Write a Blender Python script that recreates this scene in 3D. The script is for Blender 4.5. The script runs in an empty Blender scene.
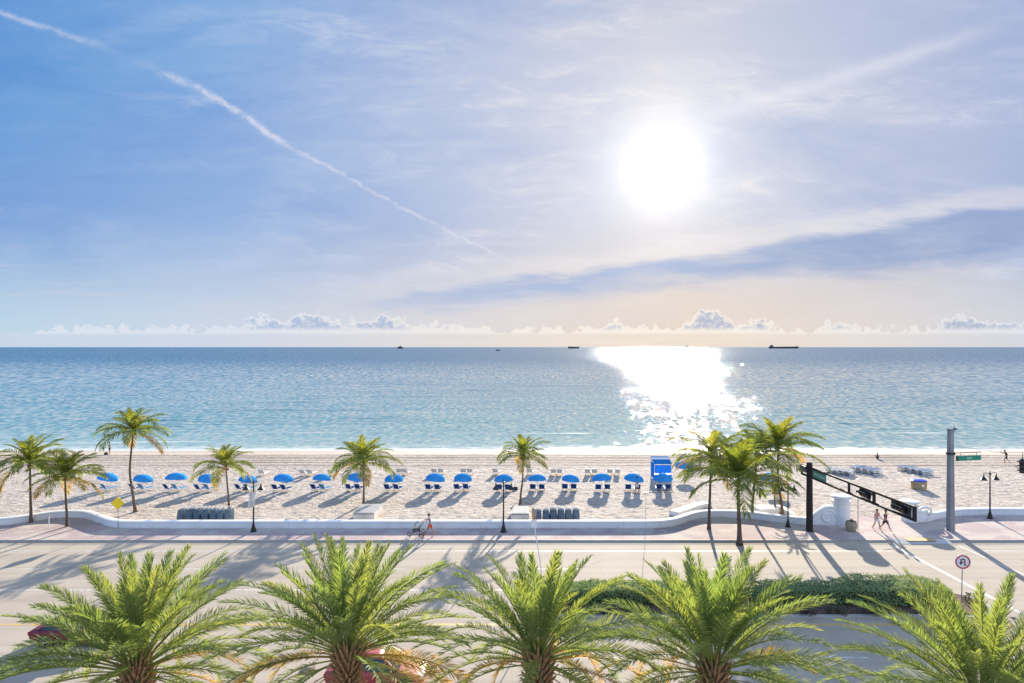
import bpy, bmesh, math, random
from mathutils import Vector, Matrix, noise
import numpy as np

R = math.radians
S = bpy.context.scene
COL = S.collection
H = 15.0          # camera height
F = 640.0         # focal length in pixels of a 1024 wide frame
HOR = 347.0       # horizon row
EXPO = 1.5
SKY = 0.1

def G(px, py, z=0.0):
    Y = F*(H-z)/(py-HOR)
    return Vector(((px-512)/F*Y, Y, z))
def AT(px, py, Y):
    return Vector(((px-512)/F*Y, Y, H-(py-HOR)/F*Y))
def lin(c):
    def f(v):
        v /= 255.0
        return v/12.92 if v <= .04045 else ((v+.055)/1.055)**2.4
    return tuple(f(v) for v in c)

# ------------------------------------------------------------------ node helper
class NT:
    def __init__(s, tree):
        s.t = tree; s.n = tree.nodes; s.l = tree.links
    def node(s, typ, **kw):
        n = s.n.new(typ)
        for k, v in kw.items(): setattr(n, k, v)
        return n
    def put(s, sock, v):
        if hasattr(v, 'is_output'): s.l.new(v, sock)
        elif isinstance(v, (tuple, list)) and sock.type == 'RGBA' and len(v) == 3: sock.default_value = (*v, 1)
        else: sock.default_value = v
    def m(s, op, a, b=0.0, c=None, clamp=False):
        n = s.node('ShaderNodeMath', operation=op, use_clamp=clamp)
        s.put(n.inputs[0], a); s.put(n.inputs[1], b)
        if c is not None: s.put(n.inputs[2], c)
        return n.outputs[0]
    def mr(s, v, a, b, c=0.0, d=1.0, smooth=True):
        n = s.node('ShaderNodeMapRange', interpolation_type='SMOOTHSTEP' if smooth else 'LINEAR')
        for i, x in enumerate((v, a, b, c, d)): s.put(n.inputs[i], x)
        return n.outputs[0]
    def mix(s, f, a, b, blend='MIX'):
        n = s.node('ShaderNodeMix', data_type='RGBA', blend_type=blend)
        s.put(n.inputs['Factor'], f) if False else s.put(n.inputs[0], f)
        s.put(n.inputs[6], a); s.put(n.inputs[7], b)
        return n.outputs[2]
    def noise(s, vec, scale, detail=4, rough=.55, dist=0.0, col=False):
        n = s.node('ShaderNodeTexNoise')
        if vec is not None: s.put(n.inputs['Vector'], vec)
        n.inputs['Scale'].default_value = scale; n.inputs['Detail'].default_value = detail
        n.inputs['Roughness'].default_value = rough; n.inputs['Distortion'].default_value = dist
        return n.outputs['Color' if col else 'Fac']
    def comb(s, x, y, z=0.0):
        n = s.node('ShaderNodeCombineXYZ')
        for i, v in enumerate((x, y, z)): s.put(n.inputs[i], v)
        return n.outputs[0]
    def sep(s, v):
        n = s.node('ShaderNodeSeparateXYZ'); s.put(n.inputs[0], v); return n.outputs
    def map(s, vec, loc=(0,0,0), rot=(0,0,0), sc=(1,1,1)):
        n = s.node('ShaderNodeMapping'); s.put(n.inputs[0], vec)
        n.inputs[1].default_value = loc; n.inputs[2].default_value = rot; n.inputs[3].default_value = sc
        return n.outputs[0]
    def ramp(s, f, stops, interp='LINEAR'):
        n = s.node('ShaderNodeValToRGB'); s.put(n.inputs[0], f)
        cr = n.color_ramp; cr.interpolation = interp
        while len(cr.elements) < len(stops): cr.elements.new(.5)
        for e, (p, c) in zip(cr.elements, stops):
            e.position = p; e.color = (*c, 1) if len(c) == 3 else c
        return n.outputs[0]
    def curve(s, f, pts, lo=0.0, hi=1.0):
        """piecewise smooth curve through points (x,y)."""
        n = s.node('ShaderNodeFloatCurve')
        c = n.mapping.curves[0]
        n.mapping.clip_min_x = -5; n.mapping.clip_max_x = 5; n.mapping.clip_min_y = -5; n.mapping.clip_max_y = 5
        n.mapping.use_clip = False
        while len(c.points) < len(pts): c.points.new(.5, .5)
        for p, (x, y) in zip(c.points, pts): p.location = (x, y)
        n.mapping.update()
        s.put(n.inputs['Value'], f)
        return n.outputs[0]

MATS = {}
def material(name, build=None):
    if name in MATS: return MATS[name]
    m = bpy.data.materials.new(name); m.use_nodes = True
    m.node_tree.nodes.clear()
    t = NT(m.node_tree)
    out = t.node('ShaderNodeOutputMaterial')
    sh = build(t)
    t.l.new(sh, out.inputs[0])
    MATS[name] = m
    return m

def pbsdf(t, col, rough=.6, metal=0.0, spec=.5, normal=None, **kw):
    b = t.node('ShaderNodeBsdfPrincipled')
    t.put(b.inputs['Base Color'], col); t.put(b.inputs['Roughness'], rough)
    b.inputs['Metallic'].default_value = metal
    t.put(b.inputs['Specular IOR Level'], spec)
    if normal is not None: t.put(b.inputs['Normal'], normal)
    for k, v in kw.items(): t.put(b.inputs[k.replace('_', ' ')], v)
    return b.outputs[0]
def bump(t, h, dist=.02, strength=1.0):
    n = t.node('ShaderNodeBump'); n.inputs['Strength'].default_value = strength
    n.inputs['Distance'].default_value = dist; t.put(n.inputs['Height'], h); return n.outputs[0]
def objc(t): return t.node('ShaderNodeTexCoord').outputs['Object']
def geop(t): return t.node('ShaderNodeNewGeometry').outputs['Position']

def paint(name, col, rough=.5, metal=0.0, var=.12, scale=3.0):
    """weathered plain paint / metal / plastic."""
    def b(t):
        n = t.noise(objc(t), scale, 5, .6)
        c = t.mix(t.mr(n, .3, .7), tuple(v*(1-var) for v in col), tuple(min(1, v*(1+var)) for v in col))
        n2 = t.noise(objc(t), scale*6, 3)
        return pbsdf(t, c, t.mr(n2, .3, .7, rough*.85, min(1, rough*1.15)), metal)
    return material(name, b)

def leafy(name, col_a, col_b, trans=.5, tcol=(.3,.4,.03), old=None):
    """thin leaf: reflects and lets light through; the attribute 'tint' is the age of the leaf."""
    def b(t):
        at = t.node('ShaderNodeAttribute'); at.attribute_name = 'tint'
        f = at.outputs['Fac']
        stops = [(0, col_a), (.75, col_b)] + ([(1, old)] if old else [])
        c = t.ramp(f, stops)
        n = t.noise(geop(t), 2.3, 2)
        c = t.mix(t.mr(n, .35, .65, 0, .35), c, (col_b[0]*1.1, col_b[1]*1.05, col_b[2]*.9))
        tc = t.ramp(f, [(0, tcol), (.75, (tcol[0]*1.5, tcol[1]*1.12, tcol[2]))] + ([(1, (old[0]*1.6, old[1]*1.2, old[2]))] if old else []))
        d = t.node('ShaderNodeBsdfDiffuse'); t.put(d.inputs[0], c)
        tr = t.node('ShaderNodeBsdfTranslucent'); t.put(tr.inputs[0], tc)
        mx = t.node('ShaderNodeMixShader'); mx.inputs[0].default_value = trans
        t.l.new(d.outputs[0], mx.inputs[1]); t.l.new(tr.outputs[0], mx.inputs[2])
        g = t.node('ShaderNodeBsdfGlossy'); g.inputs['Roughness'].default_value = .6
        g.inputs[0].default_value = (.9,.9,.9,1)
        mx2 = t.node('ShaderNodeMixShader'); mx2.inputs[0].default_value = .025
        t.l.new(mx.outputs[0], mx2.inputs[1]); t.l.new(g.outputs[0], mx2.inputs[2])
        return mx2.outputs[0]
    return material(name, b)

# ------------------------------------------------------------------ object helpers
class MB:
    def __init__(s): s.v = []; s.f = []; s.mi = []; s.tint = []; s.cur = 0
    def quadbox(s, c, size, rz=0.0, taper=1.0, M=None):
        x, y, z = (a/2 for a in size)
        n = len(s.v); ca, sa = math.cos(rz), math.sin(rz)
        for k in (-1, 1):
            q = taper if k > 0 else 1
            for dx, dy in ((-x,-y),(x,-y),(x,y),(-x,y)):
                p = Vector((dx*q*ca-dy*q*sa, dx*q*sa+dy*q*ca, k*z))
                if M is not None: p = M @ p
                s.v.append(p+Vector(c))
        for f in ((3,2,1,0),(4,5,6,7),(0,1,5,4),(1,2,6,5),(2,3,7,6),(3,0,4,7)):
            s.f.append([n+i for i in f]); s.mi.append(s.cur)
        return s
    def tube(s, pts, rad, n=8, cap=True):
        pts = [Vector(p) for p in pts]
        if not isinstance(rad, (list, tuple)): rad = [rad]*len(pts)
        base = len(s.v); up = None
        for i, p in enumerate(pts):
            d = (pts[min(i+1, len(pts)-1)]-pts[max(i-1, 0)]).normalized()
            if up is None:
                up = Vector((0,0,1)) if abs(d.z) < .9 else Vector((1,0,0))
            a = d.cross(up).normalized(); b = a.cross(d).normalized(); up = b
            for k in range(n):
                t = 2*math.pi*k/n
                s.v.append(p+(a*math.cos(t)+b*math.sin(t))*rad[i])
        for i in range(len(pts)-1):
            for k in range(n):
                q = base+i*n
                s.f.append([q+k, q+(k+1)%n, q+n+(k+1)%n, q+n+k]); s.mi.append(s.cur)
        if cap:
            s.f.append([base+k for k in range(n)][::-1]); s.mi.append(s.cur)
            q = base+(len(pts)-1)*n
            s.f.append([q+k for k in range(n)]); s.mi.append(s.cur)
        return s
    def lathe(s, prof, c=(0,0,0), n=16, M=None):
        base = len(s.v); c = Vector(c)
        for r, z in prof:
            for k in range(n):
                t = 2*math.pi*k/n
                p = Vector((r*math.cos(t), r*math.sin(t), z))
                if M is not None: p = M @ p
                s.v.append(p+c)
        for i in range(len(prof)-1):
            for k in range(n):
                q = base+i*n
                s.f.append([q+k, q+(k+1)%n, q+n+(k+1)%n, q+n+k]); s.mi.append(s.cur)
        s.f.append([base+k for k in range(n)][::-1]); s.mi.append(s.cur)
        q = base+(len(prof)-1)*n
        s.f.append([q+k for k in range(n)]); s.mi.append(s.cur)
        return s
    def ball(s, c, r, n=10, m=7, M=None):
        if not isinstance(r, (tuple, list)): r = (r, r, r)
        prof = [(max(1e-3, math.sin(math.pi*i/m)), -math.cos(math.pi*i/m)) for i in range(m+1)]
        D = Matrix.Diagonal(r)
        return s.lathe(prof, c, n, (M @ D) if M is not None else D)
    def poly(s, pts):
        n = len(s.v); s.v += [Vector(p) for p in pts]
        s.f.append(list(range(n, n+len(pts)))); s.mi.append(s.cur); return s
    def prism(s, pts2, z0, z1):
        """vertical prism over a CCW outline"""
        n = len(s.v); k = len(pts2)
        s.v += [Vector((x, y, z0)) for x, y in pts2]+[Vector((x, y, z1)) for x, y in pts2]
        s.f.append([n+i for i in range(k)][::-1]); s.f.append([n+k+i for i in range(k)]); s.mi += [s.cur]*2
        for i in range(k):
            j = (i+1) % k
            s.f.append([n+i, n+j, n+k+j, n+k+i]); s.mi.append(s.cur)
        return s
    def build(s, name, mats, parent=None, smooth=False, loc=None, bevel=0.0):
        me = bpy.data.meshes.new(name)
        me.from_pydata([tuple(v) for v in s.v], [], s.f)
        if not isinstance(mats, (list, tuple)): mats = [mats]
        for m in mats: me.materials.append(m)
        if any(s.mi): me.polygons.foreach_set('material_index', s.mi)
        if smooth: me.polygons.foreach_set('use_smooth', [True]*len(me.polygons))
        if s.tint:
            a = me.attributes.new('tint', 'FLOAT', 'FACE'); a.data.foreach_set('value', s.tint)
        me.update()
        o = bpy.data.objects.new(name, me); COL.objects.link(o)
        if parent is not None: o.parent = parent
        if loc is not None: o.location = loc
        if bevel:
            b = o.modifiers.new('bevel', 'BEVEL'); b.width = bevel; b.segments = 2; b.limit_method = 'ANGLE'; b.angle_limit = R(35)
        return o

def tag(o, label=None, cat=None, group=None, kind=None):
    if label: o['label'] = label
    if cat: o['category'] = cat
    if group: o['group'] = group
    if kind: o['kind'] = kind
    return o
def thing(name, label, cat, loc, rz=0.0, group=None):
    o = bpy.data.objects.new(name, None); COL.objects.link(o)
    o.empty_display_size = .3
    o.location = loc; o.rotation_euler = (0, 0, rz)
    return tag(o, label, cat, group)
KIDS = {}
def copy_tree(o, loc=None, rz=None, label=None, group=None):
    def rec(x, par):
        c = x.copy(); COL.objects.link(c); c.parent = par
        for ch in [q for q in x.children]:
            if ch.name in bpy.data.objects: rec(ch, c)
        return c
    c = rec(o, None)
    if loc is not None: c.location = loc
    if rz is not None: c.rotation_euler = (0, 0, rz)
    if label: c['label'] = label
    if group: c['group'] = group
    return c
def struct(name, mb, mat, **kw):
    o = mb.build(name, mat, **kw); o['kind'] = 'structure'; return o

def crom(pts, n=8):
    """smooth line through 2D/3D points"""
    P = [Vector(p) for p in pts]; out = []
    for i in range(len(P)-1):
        a, b, c, d = P[max(i-1,0)], P[i], P[i+1], P[min(i+2, len(P)-1)]
        for k in range(n):
            t = k/n
            out.append(.5*((2*b)+(c-a)*t+(2*a-5*b+4*c-d)*t*t+(3*b-a-3*c+d)*t**3))
    out.append(P[-1]); return out

# ------------------------------------------------------------------ camera, sun, sky
cam = bpy.data.cameras.new('camera'); cam.sensor_width = 36; cam.lens = F/1024*36
cam.shift_y = (HOR-341.5)/1024
cam.clip_end = 120000; cam.clip_start = .1
co = bpy.data.objects.new('camera', cam); COL.objects.link(co)
co.location = (0, 0, H); co.rotation_euler = (R(90), 0, 0); S.camera = co

SUND = Vector(((662-512)/F, 1, (HOR-167)/F)).normalized()
SEL = math.asin(SUND.z); SAZ = math.atan2(SUND.x, SUND.y)
sl = bpy.data.lights.new('sun', 'SUN'); sl.energy = 5.0; sl.angle = R(.55); sl.color = (1, .9, .74)
so = bpy.data.objects.new('sun', sl); COL.objects.link(so)
so.rotation_euler = SUND.to_track_quat('Z', 'Y').to_euler(); so.location = (30, 60, 60)

S.view_settings.view_transform = 'Standard'; S.view_settings.look = 'None'
S.view_settings.exposure = EXPO; S.view_settings.gamma = 1
S.view_settings.use_curve_mapping = False

def make_world():
    w = bpy.data.worlds.new('World'); S.world = w; w.use_nodes = True
    w.node_tree.nodes.clear(); t = NT(w.node_tree)
    out = t.node('ShaderNodeOutputWorld'); bg = t.node('ShaderNodeBackground')
    K = SKY*2**EXPO
    def D(c, g=1.0): return tuple(v*g/K for v in lin(c))
    sky = t.node('ShaderNodeTexSky', sky_type='NISHITA')
    sky.sun_disc = False; sky.sun_elevation = SEL; sky.sun_rotation = SAZ
    sky.altitude = 10; sky.air_density = 1; sky.dust_density = .6; sky.ozone_density = 1.5
    d = t.node('ShaderNodeTexCoord').outputs['Generated']
    x, y, z = t.sep(d)
    yy = t.m('MAXIMUM', y, .2)
    u = t.m('DIVIDE', x, yy); v = t.m('DIVIDE', t.m('MAXIMUM', z, 0), yy)
    uu = t.m('MULTIPLY_ADD', u, 1/1.8, .5)       # -0.9..0.9 -> 0..1
    def U(a): return (a+.9)/1.8
    hi = t.ramp(uu, [(U(-.85), D((80,148,220))), (U(-.45), D((128,174,229))), (U(-.1), D((178,196,229))),
                     (U(.22), D((213,213,224))), (U(.5), D((192,202,226))), (U(.8), D((164,182,221)))])
    lo = t.ramp(uu, [(U(-.85), D((190,222,240))), (U(-.4), D((214,224,237))), (U(0), D((232,222,216))),
                     (U(.28), D((240,219,196))), (U(.55), D((234,221,210))), (U(.85), D((212,218,222)))])
    base = t.mix(t.mr(v, .0, .24), lo, hi)
    top = t.mr(v, .3, .62)
    base = t.mix(t.m('MULTIPLY', top, .55), base, t.mix(1, base, (.70,.80,.93), 'MULTIPLY'))
    cl = t.node('ShaderNodeVectorMath', operation='MINIMUM'); t.l.new(sky.outputs[0], cl.inputs[0]); cl.inputs[1].default_value = (3.2, 3.1, 3.3)
    base = t.mix(.12, t.mix(1, base, (.90,.905,.92), 'MULTIPLY'), cl.outputs[0])
    # thin cirrus, a flat layer high up
    zc = t.m('ADD', t.m('MAXIMUM', z, 0), .13)
    cp = t.comb(t.m('DIVIDE', x, zc), t.m('DIVIDE', y, zc), 0)
    def streak(rot, sx, sy, sc, lo_, hi_, det=7, dist=.6, off=(0,0,0)):
        return t.mr(t.noise(t.map(cp, off, (0,0,R(rot)), (sx, sy, 1)), sc, det, .62, dist), lo_, hi_)
    c2 = streak(8, .22, 1.3, 2.3, .43, .70, off=(3.1, 1.7, 0))
    uv = t.comb(u, v, 0)
    fine = t.mr(t.noise(t.map(uv, (4.4,1.9,0), (0,0,R(20)), (2.2, 7.5, 1)), 4.2, 7, .7, 1.2), .38, .64, .25, 1.15)
    warp = t.m('MULTIPLY', t.m('SUBTRACT', t.noise(uv, 3.5, 3, .5), .5), .16)
    uvw = t.comb(t.m('ADD', u, warp), t.m('ADD', v, t.m('MULTIPLY', warp, .6)), 0)
    def band(rot, sx, sy, sc, lo_, hi_, off, det=7):
        return t.mr(t.noise(t.map(uvw, off, (0,0,R(rot)), (sx, sy, 1)), sc, det, .64, .35), lo_, hi_)
    c1 = t.m('MULTIPLY', band(24, 1.0, 4.2, 2.6, .44, .70, (2.3, .7, 1)), t.mr(u, .05, .35, 1, .15))
    c3 = t.m('MULTIPLY', band(-16, .9, 4.0, 2.4, .43, .70, (5.3, 2.7, 2)), t.mr(u, -.35, .15, .2, 1))
    thick = t.mr(t.noise(t.map(uvw, (1.2, 8.1, 0), (0,0,R(14)), (1, 1.6, 1)), 2.1, 4, .55), .34, .66, .25, 1)
    right = t.mr(u, -.75, .0, .45, 1)
    cir = t.m('MULTIPLY', t.m('MAXIMUM', t.m('MAXIMUM', c1, t.m('MULTIPLY', c2, .6)), c3), t.m('MULTIPLY', t.m('MULTIPLY', right, thick), fine))
    ccol = t.mix(t.mr(t.m('ABSOLUTE', t.m('SUBTRACT', u, .23)), .0, .75), D((238,232,232)), D((206,216,238)))
    base = t.mix(t.m('MULTIPLY', t.m('MULTIPLY', cir, 1.0), t.mr(v, .04, .17, .3, 1)), base, ccol)
    # darker wisps in the veil
    c4 = t.m('MULTIPLY', band(10, .9, 3.0, 2.0, .46, .72, (9.3, 4.7, 4)), t.mr(v, .06, .18, .3, 1))
    base = t.mix(t.m('MULTIPLY', c4, .85), base, t.mix(1, base, (.74,.83,.95), 'MULTIPLY'))
    # aureole of the sun
    dp = t.node('ShaderNodeVectorMath', operation='DOT_PRODUCT'); t.l.new(d, dp.inputs[0]); dp.inputs[1].default_value = SUND
    ang = t.m('ARCCOSINE', t.m('MINIMUM', dp.outputs['Value'], .999999))
    def gl(w_, p=2.0): return t.m('EXPONENT', t.m('MULTIPLY', t.m('POWER', t.m('DIVIDE', ang, w_), p), -1.0))
    glow = t.m('MULTIPLY', gl(.031, 1.2), 1.55)
    g2 = t.m('MULTIPLY', gl(.10, 1.4), .25)
    g3 = t.m('MULTIPLY', gl(.27, 1.3), .08)
    # ragged contrail
    wob = t.m('MULTIPLY', t.m('SUBTRACT', t.noise(t.comb(u, v, 0), 30, 4), .5), .014)
    wob2 = t.m('MULTIPLY', t.m('SUBTRACT', t.noise(t.comb(u, v, 3), 110, 3), .5), .010)
    def P(px, py): return ((px-512)/F, (HOR-py)/F)
    def sh(pts): return [(p[0]+1, p[1]) for p in pts]
    u1 = t.m('ADD', u, 1.0)
    tr = t.curve(u1, sh([P(-60,-5), P(0,12), P(40,26), P(95,44), P(165,74), P(215,98), P(255,123), P(290,148), P(330,167), P(370,190), P(430,222), P(480,247), P(535,273), P(600,300)]))
    wid = t.curve(u1, [(x_, .62*w_/F) for x_, w_ in [(.1,4), (.2,4.5), (.32,5), (.38,7), (.45,6), (.56,6.5), (.65,5.5), (.70,3), (.78,3.4), (.9,2.8), (1.03,2.0)]])
    amp = t.curve(u1, [(.1,.45), (.2,.6), (.28,.5), (.345,.2), (.41,.08), (.455,.35), (.55,.95), (.64,.9), (.67,.5), (.73,.75), (.85,.75), (.95,.6), (1.02,.45), (1.05,.0)])
    dist = t.m('ABSOLUTE', t.m('SUBTRACT', t.m('ADD', v, t.m('ADD', wob, wob2)), tr))
    trail = t.m('MULTIPLY', t.m('MULTIPLY', t.m('EXPONENT', t.m('MULTIPLY', t.m('POWER', t.m('DIVIDE', dist, wid), 2.0), -1.0)), amp),
                t.mr(t.noise(t.comb(u, v, 7), 34, 5, .6), .34, .62, .25, 1))
    base = t.mix(t.m('MULTIPLY', trail, .72, clamp=True), base, D((234,232,242)))
    # older, wide trail on the right
    tr2 = t.curve(u1, sh([P(640,130), P(720,109), P(800,90), P(870,68), P(940,45), P(1010,22), P(1060,5)]))
    d2 = t.m('ABSOLUTE', t.m('SUBTRACT', t.m('ADD', v, t.m('MULTIPLY', wob, 1.3)), tr2))
    a2 = t.m('MULTIPLY', t.mr(u, .25, .42), t.mr(u, .62, .80, 1, .1))
    base = t.mix(t.m('MULTIPLY', t.m('MULTIPLY', t.m('EXPONENT', t.m('MULTIPLY', t.m('POWER', t.m('DIVIDE', d2, .013), 2.0), -1.0)), a2), .5), base, D((226,226,238)))
    # grey-blue band of stratus
    sv = t.noise(t.map(t.comb(u, v, 0), (0,0,0), (0,0,R(-12)), (2.2, 11, 1)), 3.2, 7, .62, .5)
    wv = t.m('MULTIPLY', t.m('SUBTRACT', sv, .5), .055)
    vv = t.m('ADD', v, wv)
    up_ = t.curve(u1, sh([P(330,303), P(420,290), P(512,277), P(600,268), P(700,252), P(780,241), P(850,230), P(930,215), P(1024,204), P(1100,196)]))
    dn_ = t.curve(u1, sh([P(330,306), P(420,306), P(512,300), P(600,291), P(700,282), P(780,275), P(850,272), P(930,266), P(1024,252), P(1100,244)]))
    inn = t.m('MULTIPLY', t.mr(t.m('SUBTRACT', up_, vv), -.006, .014), t.mr(t.m('SUBTRACT', vv, dn_), -.02, .018))
    inn = t.m('MULTIPLY', inn, t.mr(u, -.30, -.16))
    det = t.mr(t.noise(t.map(t.comb(u, v, 2), (0,0,0), (0,0,R(-14)), (1.5, 8, 1)), 5, 6, .6, .4), .3, .62, .62, 1)
    rim = t.m('MULTIPLY', t.mr(t.m('ABSOLUTE', t.m('SUBTRACT', t.m('SUBTRACT', vv, up_), .012)), 0, .026, 1, 0), t.mr(u, -.1, .1))
    base = t.mix(t.m('MULTIPLY', rim, .4), base, D((240,234,232)))
    base = t.mix(t.m('MULTIPLY', t.m('MULTIPLY', inn, det), .92, clamp=True), base, t.mix(t.mr(u, -.2, .6), D((172,190,222)), D((148,168,206))))
    # fine bars low in the warm part
    bars = t.mr(t.noise(t.comb(t.m('MULTIPLY', u, 1.4), t.m('MULTIPLY', v, 26), 5), 2.6, 5, .6), .5, .72)
    bars = t.m('MULTIPLY', bars, t.m('MULTIPLY', t.mr(v, .015, .05), t.mr(v, .12, .18, 1, 0)))
    base = t.mix(t.m('MULTIPLY', bars, .25), base, D((222,214,218)))
    # row of far cumulus over the horizon, flat bottoms at v = .022
    b0 = .021
    puff = t.noise(t.comb(u, v, 1.5), 52, 6, .6)
    puff2 = t.noise(t.comb(u, v, 8.5), 130, 4, .6)
    vor = t.node('ShaderNodeTexVoronoi', feature='SMOOTH_F1'); t.put(vor.inputs['Vector'], t.comb(u, v, 0)); vor.inputs['Scale'].default_value = 85
    tops = t.curve(t.m('ADD', u, t.m('MULTIPLY', t.m('SUBTRACT', puff2, .5), .012)), [P(px, 0)[:1]+(q,) for px, q in [(-60,.1),(0,.02),(50,.06),(75,.42),(100,.2),(140,.26),(200,.22),(240,.3),(268,.66),(290,.5),(312,.78),(332,.4),(354,.6),(370,.3),(385,.72),(405,.22),(430,.22),(446,.6),(465,.24),(540,.16),(590,.22),(616,.48),(640,.2),(680,.4),(700,.5),(712,.92),(726,.5),(735,.3),(750,.66),(768,.34),(800,.14),(850,.42),(880,.16),(935,.3),(960,.74),(978,.42),(1010,.42),(1080,.4)]])
    bodyv = t.m('SUBTRACT', tops, t.m('DIVIDE', t.m('SUBTRACT', v, b0), .047))
    bodyv = t.m('ADD', bodyv, t.m('ADD', t.m('MULTIPLY', t.m('SUBTRACT', puff, .5), 1.25), t.m('MULTIPLY', t.m('SUBTRACT', .42, vor.outputs['Distance']), .34)))
    cm = t.m('MULTIPLY', t.mr(bodyv, .0, .10), t.mr(v, b0-.005, b0+.003))
    core = t.mr(bodyv, .07, .30)
    core = t.m('MULTIPLY', core, t.mr(puff2, .32, .56, .35, 1))
    core = t.m('MULTIPLY', core, t.mr(v, b0+.003, b0+.012, .08, 1))
    core = t.m('MULTIPLY', core, t.mr(tops, .2, .55, .45, 1))
    # lit rim against the sun, blue-grey core
    lit = t.mix(t.mr(t.m('ABSOLUTE', t.m('SUBTRACT', u, .22)), .0, .8), D((252,242,228)), D((226,231,241)))
    shd = t.mix(t.mr(u, -.8, .3), D((172,194,226)), D((170,182,208)))
    cumc = t.mix(core, lit, shd)
    base = t.mix(t.m('MULTIPLY', cm, .82), base, cumc)
    # low pale layer under the cumulus bottoms
    slab = t.m('MULTIPLY', t.mr(v, b0-.006, b0+.002, 1, 0), t.mr(v, .0, .006, .55, 1))
    slab = t.m('MULTIPLY', slab, t.mr(t.noise(t.comb(t.m('MULTIPLY', u, 3), t.m('MULTIPLY', v, 90), 2), 2, 4), .3, .7, .35, .8))
    base = t.mix(slab, base, t.mix(t.mr(t.m('ABSOLUTE', t.m('SUBTRACT', u, .22)), .0, .8), D((240,228,212)), D((206,214,232))))
    # add the aureole last, thin veil scatters it
    tot = t.m('ADD', glow, t.m('ADD', g2, g3))
    gc = t.mix(1, t.comb(tot, tot, tot), tuple(v_/K for v_ in (1.0, .97, .90)), 'MULTIPLY')
    fin = t.mix(1, base, gc, 'ADD')
    west_fill = t.mr(y, -.25, .12, 1, 0)  # unseen sky behind the camera, brightened as fill for shaded faces
    fin = t.mix(west_fill, fin, t.mix(1, fin, (2.1,1.95,1.75), 'MULTIPLY'))
    fin = t.mix(t.mr(z, .5, .78), fin, t.mix(1, fin, (1.35,1.35,1.3), 'MULTIPLY'))  # sky overhead, out of view, also raised to lighten ground shadows
    # below the horizon: dull
    fin = t.mix(t.mr(z, -.02, -.004, 1, 0), fin, D((150,165,180)))
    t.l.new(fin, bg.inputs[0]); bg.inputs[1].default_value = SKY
    t.l.new(bg.outputs[0], out.inputs[0])
make_world()

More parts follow.
